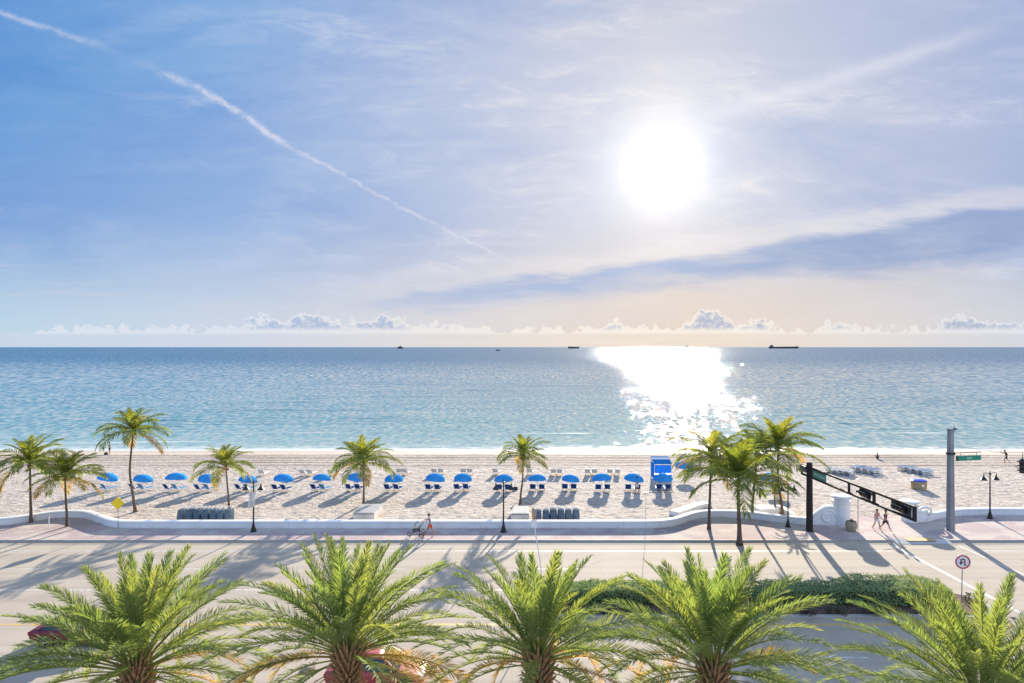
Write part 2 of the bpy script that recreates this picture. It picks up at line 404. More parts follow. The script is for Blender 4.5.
# ------------------------------------------------------------------ materials of the ground
def water_mat(t):
    p = geop(t); x, y, z = t.sep(p)
    dist = t.m('SUBTRACT', y, 95.0)
    # depth colours
    f = t.m('DIVIDE', t.m('LOGARITHM', t.m('ADD', t.m('MAXIMUM', dist, 0), 4), math.e), 7.2)   # 0.19 at shore .. 1 at 1.3 km
    col = t.ramp(f, [(.19, (.35,.43,.39)), (.33, (.24,.365,.335)), (.50, (.125,.275,.275)), (.68, (.030,.18,.225)), (.92, (.004,.105,.17))])
    patch = t.noise(t.map(p, (0,0,0), (0,0,0), (.006, .03, 1)), 1.0, 4, .6)
    col = t.mix(t.mr(patch, .4, .65, 0, .45), col, t.mix(1, col, (.55,.78,.85), 'MULTIPLY'))
    # facets of the waves, from ripples to swell
    def slope(sx, sy, sc, det, off):
        n = t.noise(t.map(p, off, (0,0,R(4)), (sx, sy, 1)), sc, det, .6, .3, col=True)
        vm = t.node('ShaderNodeVectorMath', operation='SUBTRACT'); t.l.new(n, vm.inputs[0]); vm.inputs[1].default_value = (.5,.5,.5)
        return t.sep(vm.outputs[0])
    def tail(q, k): return t.m('ADD', q, t.m('MULTIPLY', t.m('POWER', t.m('ABSOLUTE', q), 3.0), t.m('MULTIPLY', t.m('SIGN', q), k)))
    a = slope(1.1, 1.3, 1.0, 3, (0,0,0)); b1 = slope(1.05, .5, 1.0, .8, (31,7,0)); b2 = slope(.66, .165, 1.0, .8, (13,5,0)); c = slope(.018, .16, 1.0, 2, (11,3,0))
    calm = t.mr(dist, 0, 40, .9, 1)
    fl = t.mr(dist, 60, 260)
    def lerp(p_, q_): return t.m('ADD', t.m('MULTIPLY', p_, t.m('SUBTRACT', 1.0, fl)), t.m('MULTIPLY', q_, fl))
    bx, by = lerp(b1[0], b2[0]), lerp(b1[1], b2[1])
    sx = t.m('ADD', t.m('MULTIPLY', a[0], .06), t.m('MULTIPLY', tail(bx, 10), .95))
    sy = t.m('ADD', t.m('MULTIPLY', a[1], .10), t.m('ADD', t.m('MULTIPLY', tail(by, 14), .24), t.m('MULTIPLY', c[1], .10)))
    ln2 = t.noise(t.map(p, (3,9,0), (0,0,R(1.5)), (.013, .16, 1)), 1, 2.5, .5, .6)
    crest = t.m('MULTIPLY', t.mr(t.m('ABSOLUTE', t.m('SUBTRACT', ln2, .54)), .0, .018, 1, 0), t.m('MULTIPLY', t.mr(dist, 4, 12), t.mr(dist, 90, 260, 1, 0)))
    crest = t.m('MULTIPLY', crest, t.mr(t.noise(t.map(p, (1,4,0), (0,0,0), (.02,.02,1)), 1, 2), .45, .6))
    sy = t.m('SUBTRACT', sy, t.m('MULTIPLY', crest, .20))
    sx = t.m('MULTIPLY', sx, t.m('MULTIPLY', calm, t.mr(dist, 60, 900, 1.0, .62))); sy = t.m('MULTIPLY', sy, calm)
    sy = t.m('SUBTRACT', sy, t.mr(dist, 0, 700, .010, .112))
    nv = t.node('ShaderNodeVectorMath', operation='NORMALIZE'); t.l.new(t.comb(sx, sy, 1.0), nv.inputs[0])
    n = nv.outputs[0]
    rough = t.mr(dist, 100, 1000, .013, .14)
    # surf along the shore and a few small breakers
    edge = t.m('ADD', dist, t.m('MULTIPLY', t.m('SUBTRACT', t.noise(t.map(p, (0,0,0), (0,0,0), (.05,.02,1)), 1, 4), .5), 3.2))
    foam = t.mr(edge, .3, 1.6, .8, 0)
    lace = t.mr(t.noise(t.map(p, (0,0,0), (0,0,0), (.35, .9, 1)), 1.2, 5, .65), .46, .60)
    foam = t.m('MAXIMUM', foam, t.m('MULTIPLY', t.m('MULTIPLY', lace, t.mr(edge, 1.0, 5.0, .7, 0)), 1.0))
    ln = t.noise(t.map(p, (5,2,0), (0,0,0), (.025, .33, 1)), 1, 4, .6)
    brk = t.m('MULTIPLY', t.mr(ln, .63, .69), t.m('MULTIPLY', t.mr(dist, 4, 10), t.mr(dist, 14, 40, .8, 0)))
    foam = t.m('MAXIMUM', foam, brk)
    w = pbsdf(t, col, rough, 0, .5, n, IOR=1.333)
    fo = pbsdf(t, (.55,.56,.56), .7, 0, .3)
    mx = t.node('ShaderNodeMixShader'); t.put(mx.inputs[0], foam); t.l.new(w, mx.inputs[1]); t.l.new(fo, mx.inputs[2])
    return mx.outputs[0]

def sand_mat(t):
    p = geop(t); x, y, z = t.sep(p)
    n1 = t.noise(p, .35, 4, .6); n2 = t.noise(p, 2.2, 5, .65); n3 = t.noise(t.map(p, (0,0,0), (0,0,0), (.03, 1.3, 1)), 1.2, 4, .6)
    n4 = t.noise(p, 4.5, 3, .6)
    col = t.mix(t.mr(n1, .3, .7), (.45,.385,.33), (.54,.47,.40))
    col = t.mix(t.mr(n2, .44, .62, 0, .75), col, (.29,.235,.195))
    col = t.mix(t.mr(n4, .52, .68, 0, .4), col, (.63,.56,.485))
    raked = t.m('MULTIPLY', t.mr(y, 78.5, 81), t.mr(y, 88.2, 89.4, 1, 0))
    col = t.mix(t.m('MULTIPLY', t.m('MULTIPLY', t.mr(n3, .45, .62), raked), .7), col, (.27,.20,.145))
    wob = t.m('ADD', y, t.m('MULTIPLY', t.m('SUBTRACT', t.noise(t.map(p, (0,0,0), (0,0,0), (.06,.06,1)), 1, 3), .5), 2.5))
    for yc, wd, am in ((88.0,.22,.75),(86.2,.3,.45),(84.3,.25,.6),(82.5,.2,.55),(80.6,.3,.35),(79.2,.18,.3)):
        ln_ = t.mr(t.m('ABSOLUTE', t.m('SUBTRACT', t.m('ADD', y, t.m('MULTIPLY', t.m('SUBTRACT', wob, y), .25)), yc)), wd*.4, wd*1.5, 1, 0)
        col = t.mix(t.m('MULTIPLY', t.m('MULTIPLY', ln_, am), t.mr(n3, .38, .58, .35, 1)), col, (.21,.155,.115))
    scarp_shade = t.m('MULTIPLY', t.mr(t.m('ABSOLUTE', t.m('SUBTRACT', wob, 88.6)), .1, .8, 1, 0), t.mr(n2, .35, .55, .35, 1))  # shade of the beach scarp, painted as a dark line
    wet = t.mr(wob, 89.2, 92.0)
    col = t.mix(t.m('MULTIPLY', wet, .75), col, (.43,.345,.27))
    col = t.mix(t.m('MULTIPLY', scarp_shade, .7), col, (.17,.12,.085))
    rough = t.mr(wet, 0, 1, .97, .62, smooth=False)
    h = t.m('ADD', n2, t.m('MULTIPLY', n4, .5))
    dry = t.m('SUBTRACT', 1.0, wet)
    return pbsdf(t, col, rough, 0, t.mr(wet, 0, 1, .05, .14), bump(t, t.m('MULTIPLY', h, dry), .12))

def road_mat(t):
    p = geop(t); x, y, z = t.sep(p)
    n1 = t.noise(t.map(p, (0,0,0), (0,0,0), (.05, .5, 1)), 1.3, 5, .6); n2 = t.noise(p, .25, 5, .6); n3 = t.noise(p, 14, 3, .6)
    col = t.mix(t.mr(n2, .3, .7), (.385,.325,.258), (.45,.385,.306))
    # lanes worn by tyres: stripes along the road
    s_ = t.m('SINE', t.m('MULTIPLY', y, 2*math.pi/1.87))
    col = t.mix(t.m('MULTIPLY', t.mr(t.m('ADD', s_, t.m('MULTIPLY', t.m('SUBTRACT', n1, .5), 2.5)), .1, 1.1), .28), col, (.27,.225,.185))
    st = t.noise(t.map(p, (0,0,0), (0,0,0), (.02, 2.2, 1)), 1.0, 4, .6)
    col = t.mix(t.mr(st, .52, .7, 0, .3), col, (.45,.40,.34))
    col = t.mix(t.mr(n3, .45, .7, 0, .25), col, (.27,.24,.21))
    # joints every 6 m
    j = t.m('ABSOLUTE', t.m('SUBTRACT', t.m('FRACT', t.m('DIVIDE', x, 6.0)), .5))
    col = t.mix(t.m('MULTIPLY', t.mr(j, .496, .499), .3), col, (.17,.15,.13))
    vo = t.node('ShaderNodeTexVoronoi', feature='DISTANCE_TO_EDGE'); t.put(vo.inputs['Vector'], t.map(t.mix(.12, p, t.noise(p, .9, 4, .6, col=True), 'ADD'), (0,0,0), (0,0,0), (.16,.22,1))); vo.inputs['Scale'].default_value = 1.0
    crack = t.m('MULTIPLY', t.mr(vo.outputs['Distance'], .002, .008, 1, 0), t.mr(t.noise(p, .13, 3), .5, .62))
    col = t.mix(t.m('MULTIPLY', crack, .5), col, (.12,.105,.095))
    oil = t.m('MULTIPLY', t.mr(t.m('SINE', t.m('MULTIPLY', t.m('SUBTRACT', y, 45.2), 2*math.pi/3.74)), .75, 1), t.mr(n1, .35, .6, .3, 1))
    col = t.mix(t.m('MULTIPLY', oil, .22), col, (.19,.165,.14))
    spots = t.noise(p, .8, 5, .7)
    col = t.mix(t.mr(spots, .62, .72, 0, .4), col, (.22,.19,.165))
    return pbsdf(t, col, t.mr(n2, .3, .7, .85, .97), 0, .12, bump(t, n3, .006))

def paver_mat(t):
    p = geop(t); x, y, z = t.sep(p)
    br = t.node('ShaderNodeTexBrick'); t.put(br.inputs['Vector'], p)
    br.inputs['Scale'].default_value = 1.0; br.inputs['Brick Width'].default_value = .4; br.inputs['Row Height'].default_value = .2
    br.inputs['Mortar Size'].default_value = .012; br.inputs['Bias'].default_value = 0
    br.inputs['Color1'].default_value = (.385,.29,.285,1); br.inputs['Color2'].default_value = (.435,.35,.34,1); br.inputs['Mortar'].default_value = (.30,.24,.22,1)
    n = t.noise(p, .33, 5, .62); n2 = t.noise(t.map(p, (4,3,0), (0,0,0), (.25,.6,1)), 1.0, 4, .6)
    c = t.mix(t.mr(n, .44, .56, 0, .85), br.outputs[0], (.50,.43,.375))
    c = t.mix(t.mr(n2, .5, .68, 0, .5), c, (.385,.275,.275))
    st = t.noise(p, 1.6, 5, .7)
    c = t.mix(t.mr(st, .6, .75, 0, .35), c, (.24,.18,.165))
    return pbsdf(t, c, .92, 0, .12, bump(t, br.outputs['Fac'], -.004))

def stucco_mat(t):
    p = geop(t); n = t.noise(p, .8, 5, .65); n2 = t.noise(p, 18, 3)
    c = t.mix(t.mr(n, .4, .75, 0, .6), (.80,.79,.77), (.68,.665,.64))
    dr = t.noise(t.map(p, (0,0,0), (0,0,0), (3, 3, .4)), 1, 4, .6)
    c = t.mix(t.mr(dr, .58, .75, 0, .35), c, (.55,.53,.50))
    x, y, z = t.sep(p)
    jt = t.m('ABSOLUTE', t.m('SUBTRACT', t.m('FRACT', t.m('DIVIDE', x, 3.05)), .5))
    c = t.mix(t.m('MULTIPLY', t.mr(jt, .494, .499), .5), c, (.34,.32,.30))
    sp = t.m('MULTIPLY', t.mr(z, .15, .42, 1, 0), t.mr(n, .35, .65, .2, 1))
    c = t.mix(t.m('MULTIPLY', sp, .4), c, (.47,.43,.39))
    return pbsdf(t, c, .8, 0, .3, bump(t, n2, .006))

def conc_mat(col):
    def b(t):
        p = geop(t); n = t.noise(p, .7, 6, .62); n2 = t.noise(p, 22, 3)
        c = t.mix(t.mr(n, .35, .7), tuple(v*.82 for v in col), tuple(v*1.1 for v in col))
        return pbsdf(t, c, .85, 0, .3, bump(t, n2, .004))
    return b

M_water = material('sea_water', water_mat); M_sand = material('beach_sand', sand_mat)
M_road = material('road_concrete', road_mat); M_paver = material('pink_pavers', paver_mat)
M_stucco = material('white_stucco', stucco_mat)
M_kerb = material('kerb_concrete', conc_mat((.40,.36,.32)))
M_conc = material('pole_concrete', conc_mat((.26,.26,.26)))
M_pale = material('pale_concrete', conc_mat((.52,.49,.46)))
def line_mat(col):
    def b(t):
        p = geop(t); n = t.noise(p, 2.0, 6, .7); n2 = t.noise(p, 12, 3)
        c = t.mix(t.mr(t.m('ADD', n, t.m('MULTIPLY', t.m('SUBTRACT', n2, .5), .4)), .42, .62, .15, .8), col, (.36,.32,.27))
        return pbsdf(t, c, .7, 0, .4)
    return b
M_wline = material('white_road_paint', line_mat((.66,.64,.60)))
M_yline = material('yellow_road_paint', line_mat((.62,.36,.05)))
def soil_b(t):
    p = geop(t); n = t.noise(p, 5, 6, .7)
    c = t.mix(t.mr(n, .35, .65), (.05,.032,.024), (.17,.115,.095))
    return pbsdf(t, c, .95, 0, .2, bump(t, n, .12))
M_soil = material('planting_soil', soil_b)

M_black = paint('black_metal', (.018,.016,.015), .45, .2)
M_dkbrown = paint('bronze_metal', (.022,.016,.013), .8, 0)
M_white = paint('white_enamel', (.78,.78,.76), .45, 0, .05)
M_galv = paint('galvanised_steel', (.38,.38,.37), .5, .5)
M_rubber = paint('rubber', (.02,.02,.02), .8)
M_green = paint('green_sign_face', (.0,.24,.14), .45)
M_yellow = paint('yellow_sign_face', (.95,.66,.015), .45, 0, .04)
M_red = paint('red_sign_ink', (.55,.02,.03), .45)
M_bluefab = None
def fabric(name, col, tcol, trans=.35):
    def b(t):
        n = t.noise(objc(t), 3, 4); c = t.mix(t.mr(n, .3, .7), tuple(v*.85 for v in col), tuple(v*1.12 for v in col))
        d = t.node('ShaderNodeBsdfDiffuse'); t.put(d.inputs[0], c)
        tr = t.node('ShaderNodeBsdfTranslucent'); tr.inputs[0].default_value = (*tcol, 1)
        mx = t.node('ShaderNodeMixShader'); mx.inputs[0].default_value = trans
        t.l.new(d.outputs[0], mx.inputs[1]); t.l.new(tr.outputs[0], mx.inputs[2]); return mx.outputs[0]
    return material(name, b)
M_umb1 = fabric('royal_blue_canvas', (.06,.38,.76), (.04,.27,.72), .45)
M_umb2 = fabric('sky_blue_canvas', (.03,.30,.62), (.03,.30,.66), .4)
M_navy = fabric('navy_sling', (.03,.085,.26), (.03,.09,.30), .3)
M_pales = fabric('pale_sling', (.62,.62,.62), (.5,.5,.5), .3)
M_cyan = fabric('cyan_sling', (.14,.36,.52), (.1,.35,.55), .3)
M_cover = fabric('blue_grey_cover', (.115,.155,.20), (.05,.07,.09), .1)

# ------------------------------------------------------------------ setting
ZS = .15
KY = 49.2                                   # far kerb line
mb = MB(); mb.poly([(-3000,-300,-.06), (3000,-300,-.06), (3000,58,-.06), (-3000,58,-.06)])
struct('ground', mb, M_pale)
mb = MB(); mb.poly([(-800,22.4,0), (800,22.4,0), (800,KY-.3,0), (-800,KY-.3,0)]); struct('road', mb, M_road)
mb = MB(); mb.poly([(-800, KY-.75, .003), (800, KY-.75, .003), (800, KY+.02, .075), (-800, KY+.02, .075)]); struct('gutter', mb, M_road)
mb = MB(); mb.poly([(29.25, KY-.55, .03), (33.55, KY-.55, .03), (33.55, KY+.24, ZS+.004), (29.25, KY+.24, ZS+.004)]); struct('kerb_ramp', mb, M_pale)
# near pavement
mb = MB(); mb.quadbox((0, 15.2, .04), (1600, 14.0, .16)); struct('pavement', mb, M_paver)
mb = MB(); mb.quadbox((0, 22.3, .035), (1600, .2, .18)); struct('kerb', mb, M_kerb, bevel=.02)

# far kerb with a dropped ramp at the crossing
XR0, XR1 = 29.2, 33.6
mb = MB()
mb.quadbox(((-800+XR0)/2, KY+.1, .03), (800+XR0, .2, .24)); mb.quadbox(((800+XR1)/2, KY+.1, .03), (800-XR1, .2, .24))
mb.quadbox(((XR0+XR1)/2, KY+.1, -.05), (XR1-XR0, .2, .12))
struct('kerb', mb, M_kerb, bevel=.015)

ZS = .15
WALL_L = [(-330,527.5),(-120,527.5),(-30,526.5),(5,525),(30,521.8),(52,518.6),(72,517.6),(86,518.8),(98,523),(110,526.8),(125,528.2),(160,528.3),(300,528.3),(480,528.3),(620,528.3),(655,528),(672,526.4),(684,523.2),(694,519.8),(706,517.7),(730,517.6),(752,519),(775,522),(800,524.5),(820,525.3),(836,525.6)]
WALL_R = [(916,522.5),(926,522),(940,518.8),(955,516.4),(975,515.4),(1010,515.2),(1060,516),(1140,520),(1260,524),(1450,526)]
def gp(l, z): return [G(a, b, z) for a, b in l]
wl = [v.to_2d() for v in crom(gp(WALL_L, ZS), 8)]; wr = [v.to_2d() for v in crom(gp(WALL_R, ZS), 8)]
# promenade: from the kerb up to the middle of the wall
gapL = G(856, 527, ZS).to_2d(); gapR = G(905, 522, ZS).to_2d()
edge_pts = [p+Vector((0,.22)) for p in wl]+[Vector((gapL.x-.5, gapL.y+.2)), Vector((gapL.x+.3, gapL.y+3.2)), Vector((gapR.x-.4, gapR.y+2.6)), Vector((gapR.x+.3, gapR.y+.4))]+[p+Vector((0,.22)) for p in wr]
mb = MB()
n0 = 0
for p in edge_pts:
    ramp_ = 0.0
    mb.v += [Vector((p.x, KY+.2, ZS-.004)), Vector((p.x, p.y, ZS))]
for i in range(len(edge_pts)-1):
    mb.f.append([2*i, 2*i+2, 2*i+3, 2*i+1]); mb.mi.append(0)
struct('promenade', mb, M_paver)
mb = MB(); c0 = G(920, 539.5, ZS)
mb.quadbox((c0.x, c0.y, ZS+.004), (2.2, .75, .016))
for i in range(11):
    for j in range(4):
        mb.lathe([(.035,0),(.022,.012)], (c0.x-1.0+i*.2, c0.y-.28+j*.19, ZS+.012), 6)
tag(mb.build('tactile_paving', M_yline), 'yellow raised dot tactile mat at the dropped kerb of the crossing', 'tactile mat')

# beach: fine relief where the camera sees it
def beach_z(x, y):
    z = .10
    if y > 88.3: z -= .10*(min(1, (y-88.3)/.7)) + max(0, y-89)*.052
    return z
X0, X1, Y0, Y1, ST = -95, 95, 50.6, 104, .22
nx = int((X1-X0)/ST)+1; ny = int((Y1-Y0)/ST)+1
rnd = random.Random(5)
gx = np.linspace(X0, X1, nx); gy = np.linspace(Y0, Y1, ny)
ZZ = np.zeros((ny, nx))
for j in range(ny):
    y = gy[j]; bz = beach_z(0, y)
    dry = min(1, max(0, (89-y)/1.0)); tr = min(1, max(0, (y-78)/3))
    pr = min(1, max(0, (y-53)/1.5))
    rid = .05*math.exp(-((y-88.0)/.35)**2)+.07*math.exp(-((y-80.8)/.45)**2)+.07*math.exp(-((y-84.4)/.4)**2)+.06*math.exp(-((y-82.6)/.3)**2)+.1*math.exp(-((y-86.3)/.5)**2)
    for i in range(nx):
        x = gx[i]
        a = noise.noise((x*1.15, y*1.0, 0)); b = noise.noise((x*3.1, y*2.5, 7)); c = noise.noise((x*.12, y*.12, 3))
        foot = (a*.05+b*.075)*(1-.75*tr)+c*.05
        ZZ[j, i] = bz+dry*(foot*(.35+.65*pr)-.035*(1-tr) + rid*(1+.6*noise.noise((x*.15, y*.02, 9))))
mb = MB()
mb.v = [(gx[i], gy[j], ZZ[j, i]) for j in range(ny) for i in range(nx)]
mb.f = [[j*nx+i, j*nx+i+1, (j+1)*nx+i+1, (j+1)*nx+i] for j in range(ny-1) for i in range(nx-1)]
mb.mi = [0]*len(mb.f)
struct('beach', mb, M_sand, smooth=True)
mb = MB()
for sx in (-1, 1):
    ys = [50.6, 88.3, 89, 104, 140]
    for k in range(4):
        a, b = (95*sx, 3000*sx) if sx > 0 else (-3000, -95)
        mb.poly([(a, ys[k], beach_z(0, ys[k])-.01), (b, ys[k], beach_z(0, ys[k])-.01), (b, ys[k+1], beach_z(0, ys[k+1])-.01), (a, ys[k+1], beach_z(0, ys[k+1])-.01)])
mb.poly([(-95, 103.9, beach_z(0,103.9)-.02), (95, 103.9, beach_z(0,103.9)-.02), (95, 150, -3.4), (-95, 150, -3.4)])
struct('beach', mb, M_sand)
# sea: finer near, plane to the horizon
mb = MB()
ys = [93.0, 120, 200, 500, 2000, 8000, 45000]
xs = [-60000, -8000, -500, 0, 500, 8000, 60000]
for yv in ys:
    for xv in xs: mb.v.append(Vector((xv, yv, -.25)))
for j in range(len(ys)-1):
    for i in range(len(xs)-1):
        q = j*len(xs)+i; mb.f.append([q, q+1, q+len(xs)+1, q+len(xs)]); mb.mi.append(0)
struct('sea', mb, M_water)

# painted lines
def line(pts, mat, z=.004):
    mb = MB(); mb.poly([(x, y, z) for x, y in pts]); return mb
def hline(py, w, x0, x1, mat, mbq=None):
    Y = G(512, py).y
    m_ = mbq or MB(); m_.poly([(x0, Y-w/2, .004), (x1, Y-w/2, .004), (x1, Y+w/2, .004), (x0, Y+w/2, .004)]); return m_
mb = hline(551, .15, -400, 28.0, M_wline); hline(551, .15, 34.2, 400, M_wline, mb)
Yl = 43.2
for k in range(-30, 40):                       # dashed lane lines
    x0 = k*12.0+1.5
    hline(569, .13, x0, x0+3.2, M_wline, mb) if not (26 < x0+1.5 < 36) else None
hline(590, .15, -400, 1.5, M_wline, mb)
for k in range(-14, 14):
    x0 = k*11.8+14.2
    hline(657.5, .13, x0, x0+3.0, M_wline, mb)
mb.poly([(28.5, 33.0, .008), (28.8, 33.0, .008), (28.9, 48.4, .008), (28.62, 48.4, .008)])
mb.poly([(33.62, 33.0, .008), (33.78, 33.0, .008), (33.78, 48.4, .008), (33.62, 48.4, .008)])
struct('road_marking', mb, M_wline)
mb = hline(624.6, .26, -400, 27.0, M_yline)
struct('road_marking', mb, M_yline)

# median island with planting
def rounded(x0, x1, y0, y1, n=8):
    r = (y1-y0)/2; pts = []
    for k in range(n+1):
        a = -math.pi/2+math.pi*k/n; pts.append((x1-r+r*math.cos(a), (y0+y1)/2+r*math.sin(a)))
    for k in range(n+1):
        a = math.pi/2+math.pi*k/n; pts.append((x0+r+r*math.cos(a), (y0+y1)/2+r*math.sin(a)))
    return pts
MX0, MX1, MY0, MY1 = .6, 27.6, 35.25, 39.05
mb = MB(); mb.prism(rounded(MX0, MX1, MY0, MY1), -.05, .14); struct('median', mb, M_kerb, bevel=.02)
mb = MB(); mb.prism(rounded(MX0+.35, MX1-.35, MY0+.35, MY1-.3), .1, .2); struct('soil', mb, M_soil)

# ------------------------------------------------------------------ sea walls
def sea_wall(name, line2, label, heights=None, side=1):
    """line2: foot of the front face; the wall is .5 m thick behind it, with a rounded cap."""
    root = thing(name, label, 'wall', (0, 0, 0))
    prof = [(0, -.25), (0, .44), (-.05, .47), (-.05, .53), (0.02, .57), (.25, .60), (.48, .57), (.55, .53), (.55, .47), (.50, .44), (.50, -.25)]
    mb = MB(); n = len(line2); k = len(prof)
    for i, p in enumerate(line2):
        d = (line2[min(i+1, n-1)]-line2[max(i-1, 0)]).normalized(); nr = Vector((-d.y, d.x))
        hs = heights[i] if heights else 1.0
        for a, z in prof:
            zz = z if z < 0 else z+(hs-1.0)*.6
            q = p+nr*a; mb.v.append(Vector((q.x, q.y, ZS+zz)))
    for i in range(n-1):
        for j in range(k-1):
            q = i*k+j; mb.f.append([q, q+k, q+k+1, q+1][::-1]); mb.mi.append(0)
    mb.f.append(list(range(0, k))); mb.mi.append(0)
    mb.f.append([(n-1)*k+j for j in range(k)][::-1]); mb.mi.append(0)
    mb.build('wall_body', M_stucco, root)
    return root
hl = []
for i, p in enumerate(wl):
    t_ = max(0, min(1, (p.x-G(806, 525, ZS).x)/(G(829, 525.4, ZS).x-G(806, 525, ZS).x))); t_ = t_*t_*(3-2*t_)
    hl.append(1+t_*1.7)
def densify(l, m=3):
    o = []
    for i in range(len(l)-1):
        for k in range(m): o.append(l[i].lerp(l[i+1], k/m))
    o.append(l[-1]); return o
rootL = sea_wall('sea_wall', wl, 'long white wavy sea wall along the promenade, ending in a tall scroll pillar', hl)
def pillar(root, px, py, h, w, mirror=1):
    c = G(px, py, ZS); mb = MB()
    cy = c.y+.45
    mb.lathe([(w*.5, -.2), (w*.5, h*.74), (w*.56, h*.76), (w*.56, h*.82), (w*.44, h*.84), (w*.44, h*.90), (w*.58, h*.92), (w*.60, h*.97), (w*.5, h), (.01, h*1.03)], (c.x, cy, ZS), 20)
    mb.build('pillar', M_stucco, root)
    mb = MB()   # scroll: a spiral relief on the end of the wall
    pts = []; rads = []
    for k in range(40):
        a = k/39*math.pi*3.2; r = .62*(1-k/39*.78)
        pts.append((c.x-mirror*(w*.5+.55)+mirror*r*math.cos(a), cy-.26, ZS+.72+r*math.sin(a))); rads.append(.11*(1-k/39*.4))
    mb.tube(pts, rads, 6); mb.build('scroll', M_stucco, root, smooth=True)
pillar(rootL, 844, 526, 2.45, 1.35, 1)
hr = []
for i, p in enumerate(wr):
    t_ = max(0, min(1, (G(938, 519, ZS).x-p.x)/(G(938, 519, ZS).x-G(918, 522, ZS).x))); t_ = t_*t_*(3-2*t_)
    hr.append(1+t_*.75)
rootR = sea_wall('sea_wall', wr, 'white sea wall right of the beach entrance, behind the grey concrete pole', hr)
pillar(rootR, 913, 522.5, 1.75, 1.3, -1)
def low_wall(label, pts, w, h, mat=M_stucco):
    mb = MB(); P = [Vector(p[:2]) for p in crom(pts, 6)]
    k = 4
    for i, p in enumerate(P):
        d = (P[min(i+1, len(P)-1)]-P[max(i-1, 0)]).normalized(); nr = Vector((-d.y, d.x))*w/2
        for q, z in ((p-nr, -.1), (p-nr, h), (p+nr, h), (p+nr, -.1)): mb.v.append(Vector((q.x, q.y, z)))
    for i in range(len(P)-1):
        for j in range(4):
            a, b = i*4+j, i*4+(j+1) % 4
            mb.f.append([a, b, b+4, a+4]); mb.mi.append(0)
    mb.f += [[0,1,2,3], [(len(P)-1)*4+j for j in (3,2,1,0)]]; mb.mi += [0, 0]
    o = mb.build('low_wall', mat, bevel=.04); return tag(o, label, 'wall')
low_wall('low curved white kerb wall on the sand behind the largest cluster of palms', [G(674,515.5,.1), G(684,512,.1), G(696,508,.1), G(708,505.5,.1)], .9, .45)
low_wall('low beige wall with a white top beside the smallest palm', [G(755,513,.1), G(765,512.6,.1), G(776,512.8,.1)], 1.6, .62)
low_wall('low white ramp wall sloping to the sand beside the lamp post at the palms', [G(777,509,.1), G(783,511.5,.1), G(789,515,.1), G(793,518.5,.1)], .5, .5)

# ------------------------------------------------------------------ palms
def frond(mb, rng, base, az, el, length, bend, nleaf, llen, lw, vlift, tint, wind=None, roll=None, hang=0.0, stalk=.18, rr=.02, splay=(62, 24)):
    """one feather leaf: a tapering midrib with two rows of leaflets."""
    steps = 14; p = Vector(base); pts = []; tan = []
    for k in range(steps+1):
        t_ = k/steps
        e = el-bend*(t_**1.4)
        d = Vector((math.cos(e)*math.cos(az), math.cos(e)*math.sin(az), math.sin(e)))
        if wind is not None: d = (d+wind*t_*t_).normalized()
        pts.append(p.copy()); tan.append(d); p = p+d*(length/steps)
    t0 = len(mb.f)
    mb.tube(pts, [rr*(1-.85*k/steps) for k in range(steps+1)], 3, cap=False)
    rl = rng.uniform(-.35, .35) if roll is None else roll
    for j in range(nleaf):
        t_ = stalk+(1-stalk)*((j+.5)/nleaf)
        f = t_*steps; i = min(int(f), steps-1); u_ = f-i
        q = pts[i].lerp(pts[i+1], u_); T = tan[i].lerp(tan[i+1], u_).normalized()
        side = T.cross(Vector((0,0,1)))
        if side.length < .05: side = Vector((math.sin(az), -math.cos(az), 0))
        side.normalize(); up = side.cross(T).normalized()
        side = side*math.cos(rl)+up*math.sin(rl); up = side.cross(T).normalized()
        sp = R(splay[0]+(splay[1]-splay[0])*t_)
        env = min(1, .45+2.2*(t_-stalk))*(1-.62*max(0, (t_-.55)/.45)**1.6)
        L = llen*env*rng.uniform(.85, 1.1)
        for s_ in (-1, 1):
            lift = vlift*rng.uniform(.2, 1.7); sq = sp+rng.uniform(-.13, .13)
            d = (T*math.cos(sq)+side*s_*math.sin(sq)+up*lift).normalized()
            d2 = d.copy(); d2.z -= hang*rng.uniform(.6, 1.5); d2.normalize()
            wv = d.cross(up).normalized()*lw*.5 if abs(d.dot(up)) < .95 else T*lw*.5
            wv = (wv+up*rng.uniform(-.8,.8)*lw*.5)
            m_ = q+d*L*.5; e_ = m_+d2*L*.5
            n = len(mb.v)
            mb.v += [q-wv*.5, q+wv*.5, m_+wv, m_-wv, e_]
            mb.f += [[n, n+1, n+2, n+3], [n+3, n+2, n+4]]; mb.mi += [0, 0]
    n_rib = 3*steps
    mb.tint += [min(1, max(.72, tint))]*n_rib
    for _ in range((len(mb.f)-t0-n_rib)//2): mb.tint += [min(1, max(0, tint+rng.uniform(-.16, .14)))]*2

def bark(name, ca, cb, ring):
    def b(t):
        p = objc(t); x, y, z = t.sep(p)
        n = t.noise(p, 6, 5, .65)
        s_ = t.m('SINE', t.m('ADD', t.m('MULTIPLY', z, ring), t.m('MULTIPLY', n, 4)))
        c = t.mix(t.mr(n, .3, .7), ca, cb); c = t.mix(t.mr(s_, .4, .95, 0, .55), c, tuple(v*.45 for v in ca))
        return pbsdf(t, c, .9, 0, .2, bump(t, t.m('ADD', s_, n), .03))
    return material(name, b)
M_cbark = bark('coconut_bark', (.13,.095,.07), (.21,.165,.125), 34)
M_dbark = bark('date_palm_bark', (.11,.065,.035), (.20,.125,.07), 16)
M_cleaf = leafy('coconut_leaf', (.085,.13,.03), (.19,.21,.04), .5, (.23,.31,.025), (.36,.24,.04))
M_dleaf = leafy('date_palm_leaf', (.115,.17,.062), (.235,.285,.09), .46, (.235,.335,.055), (.46,.30,.08))
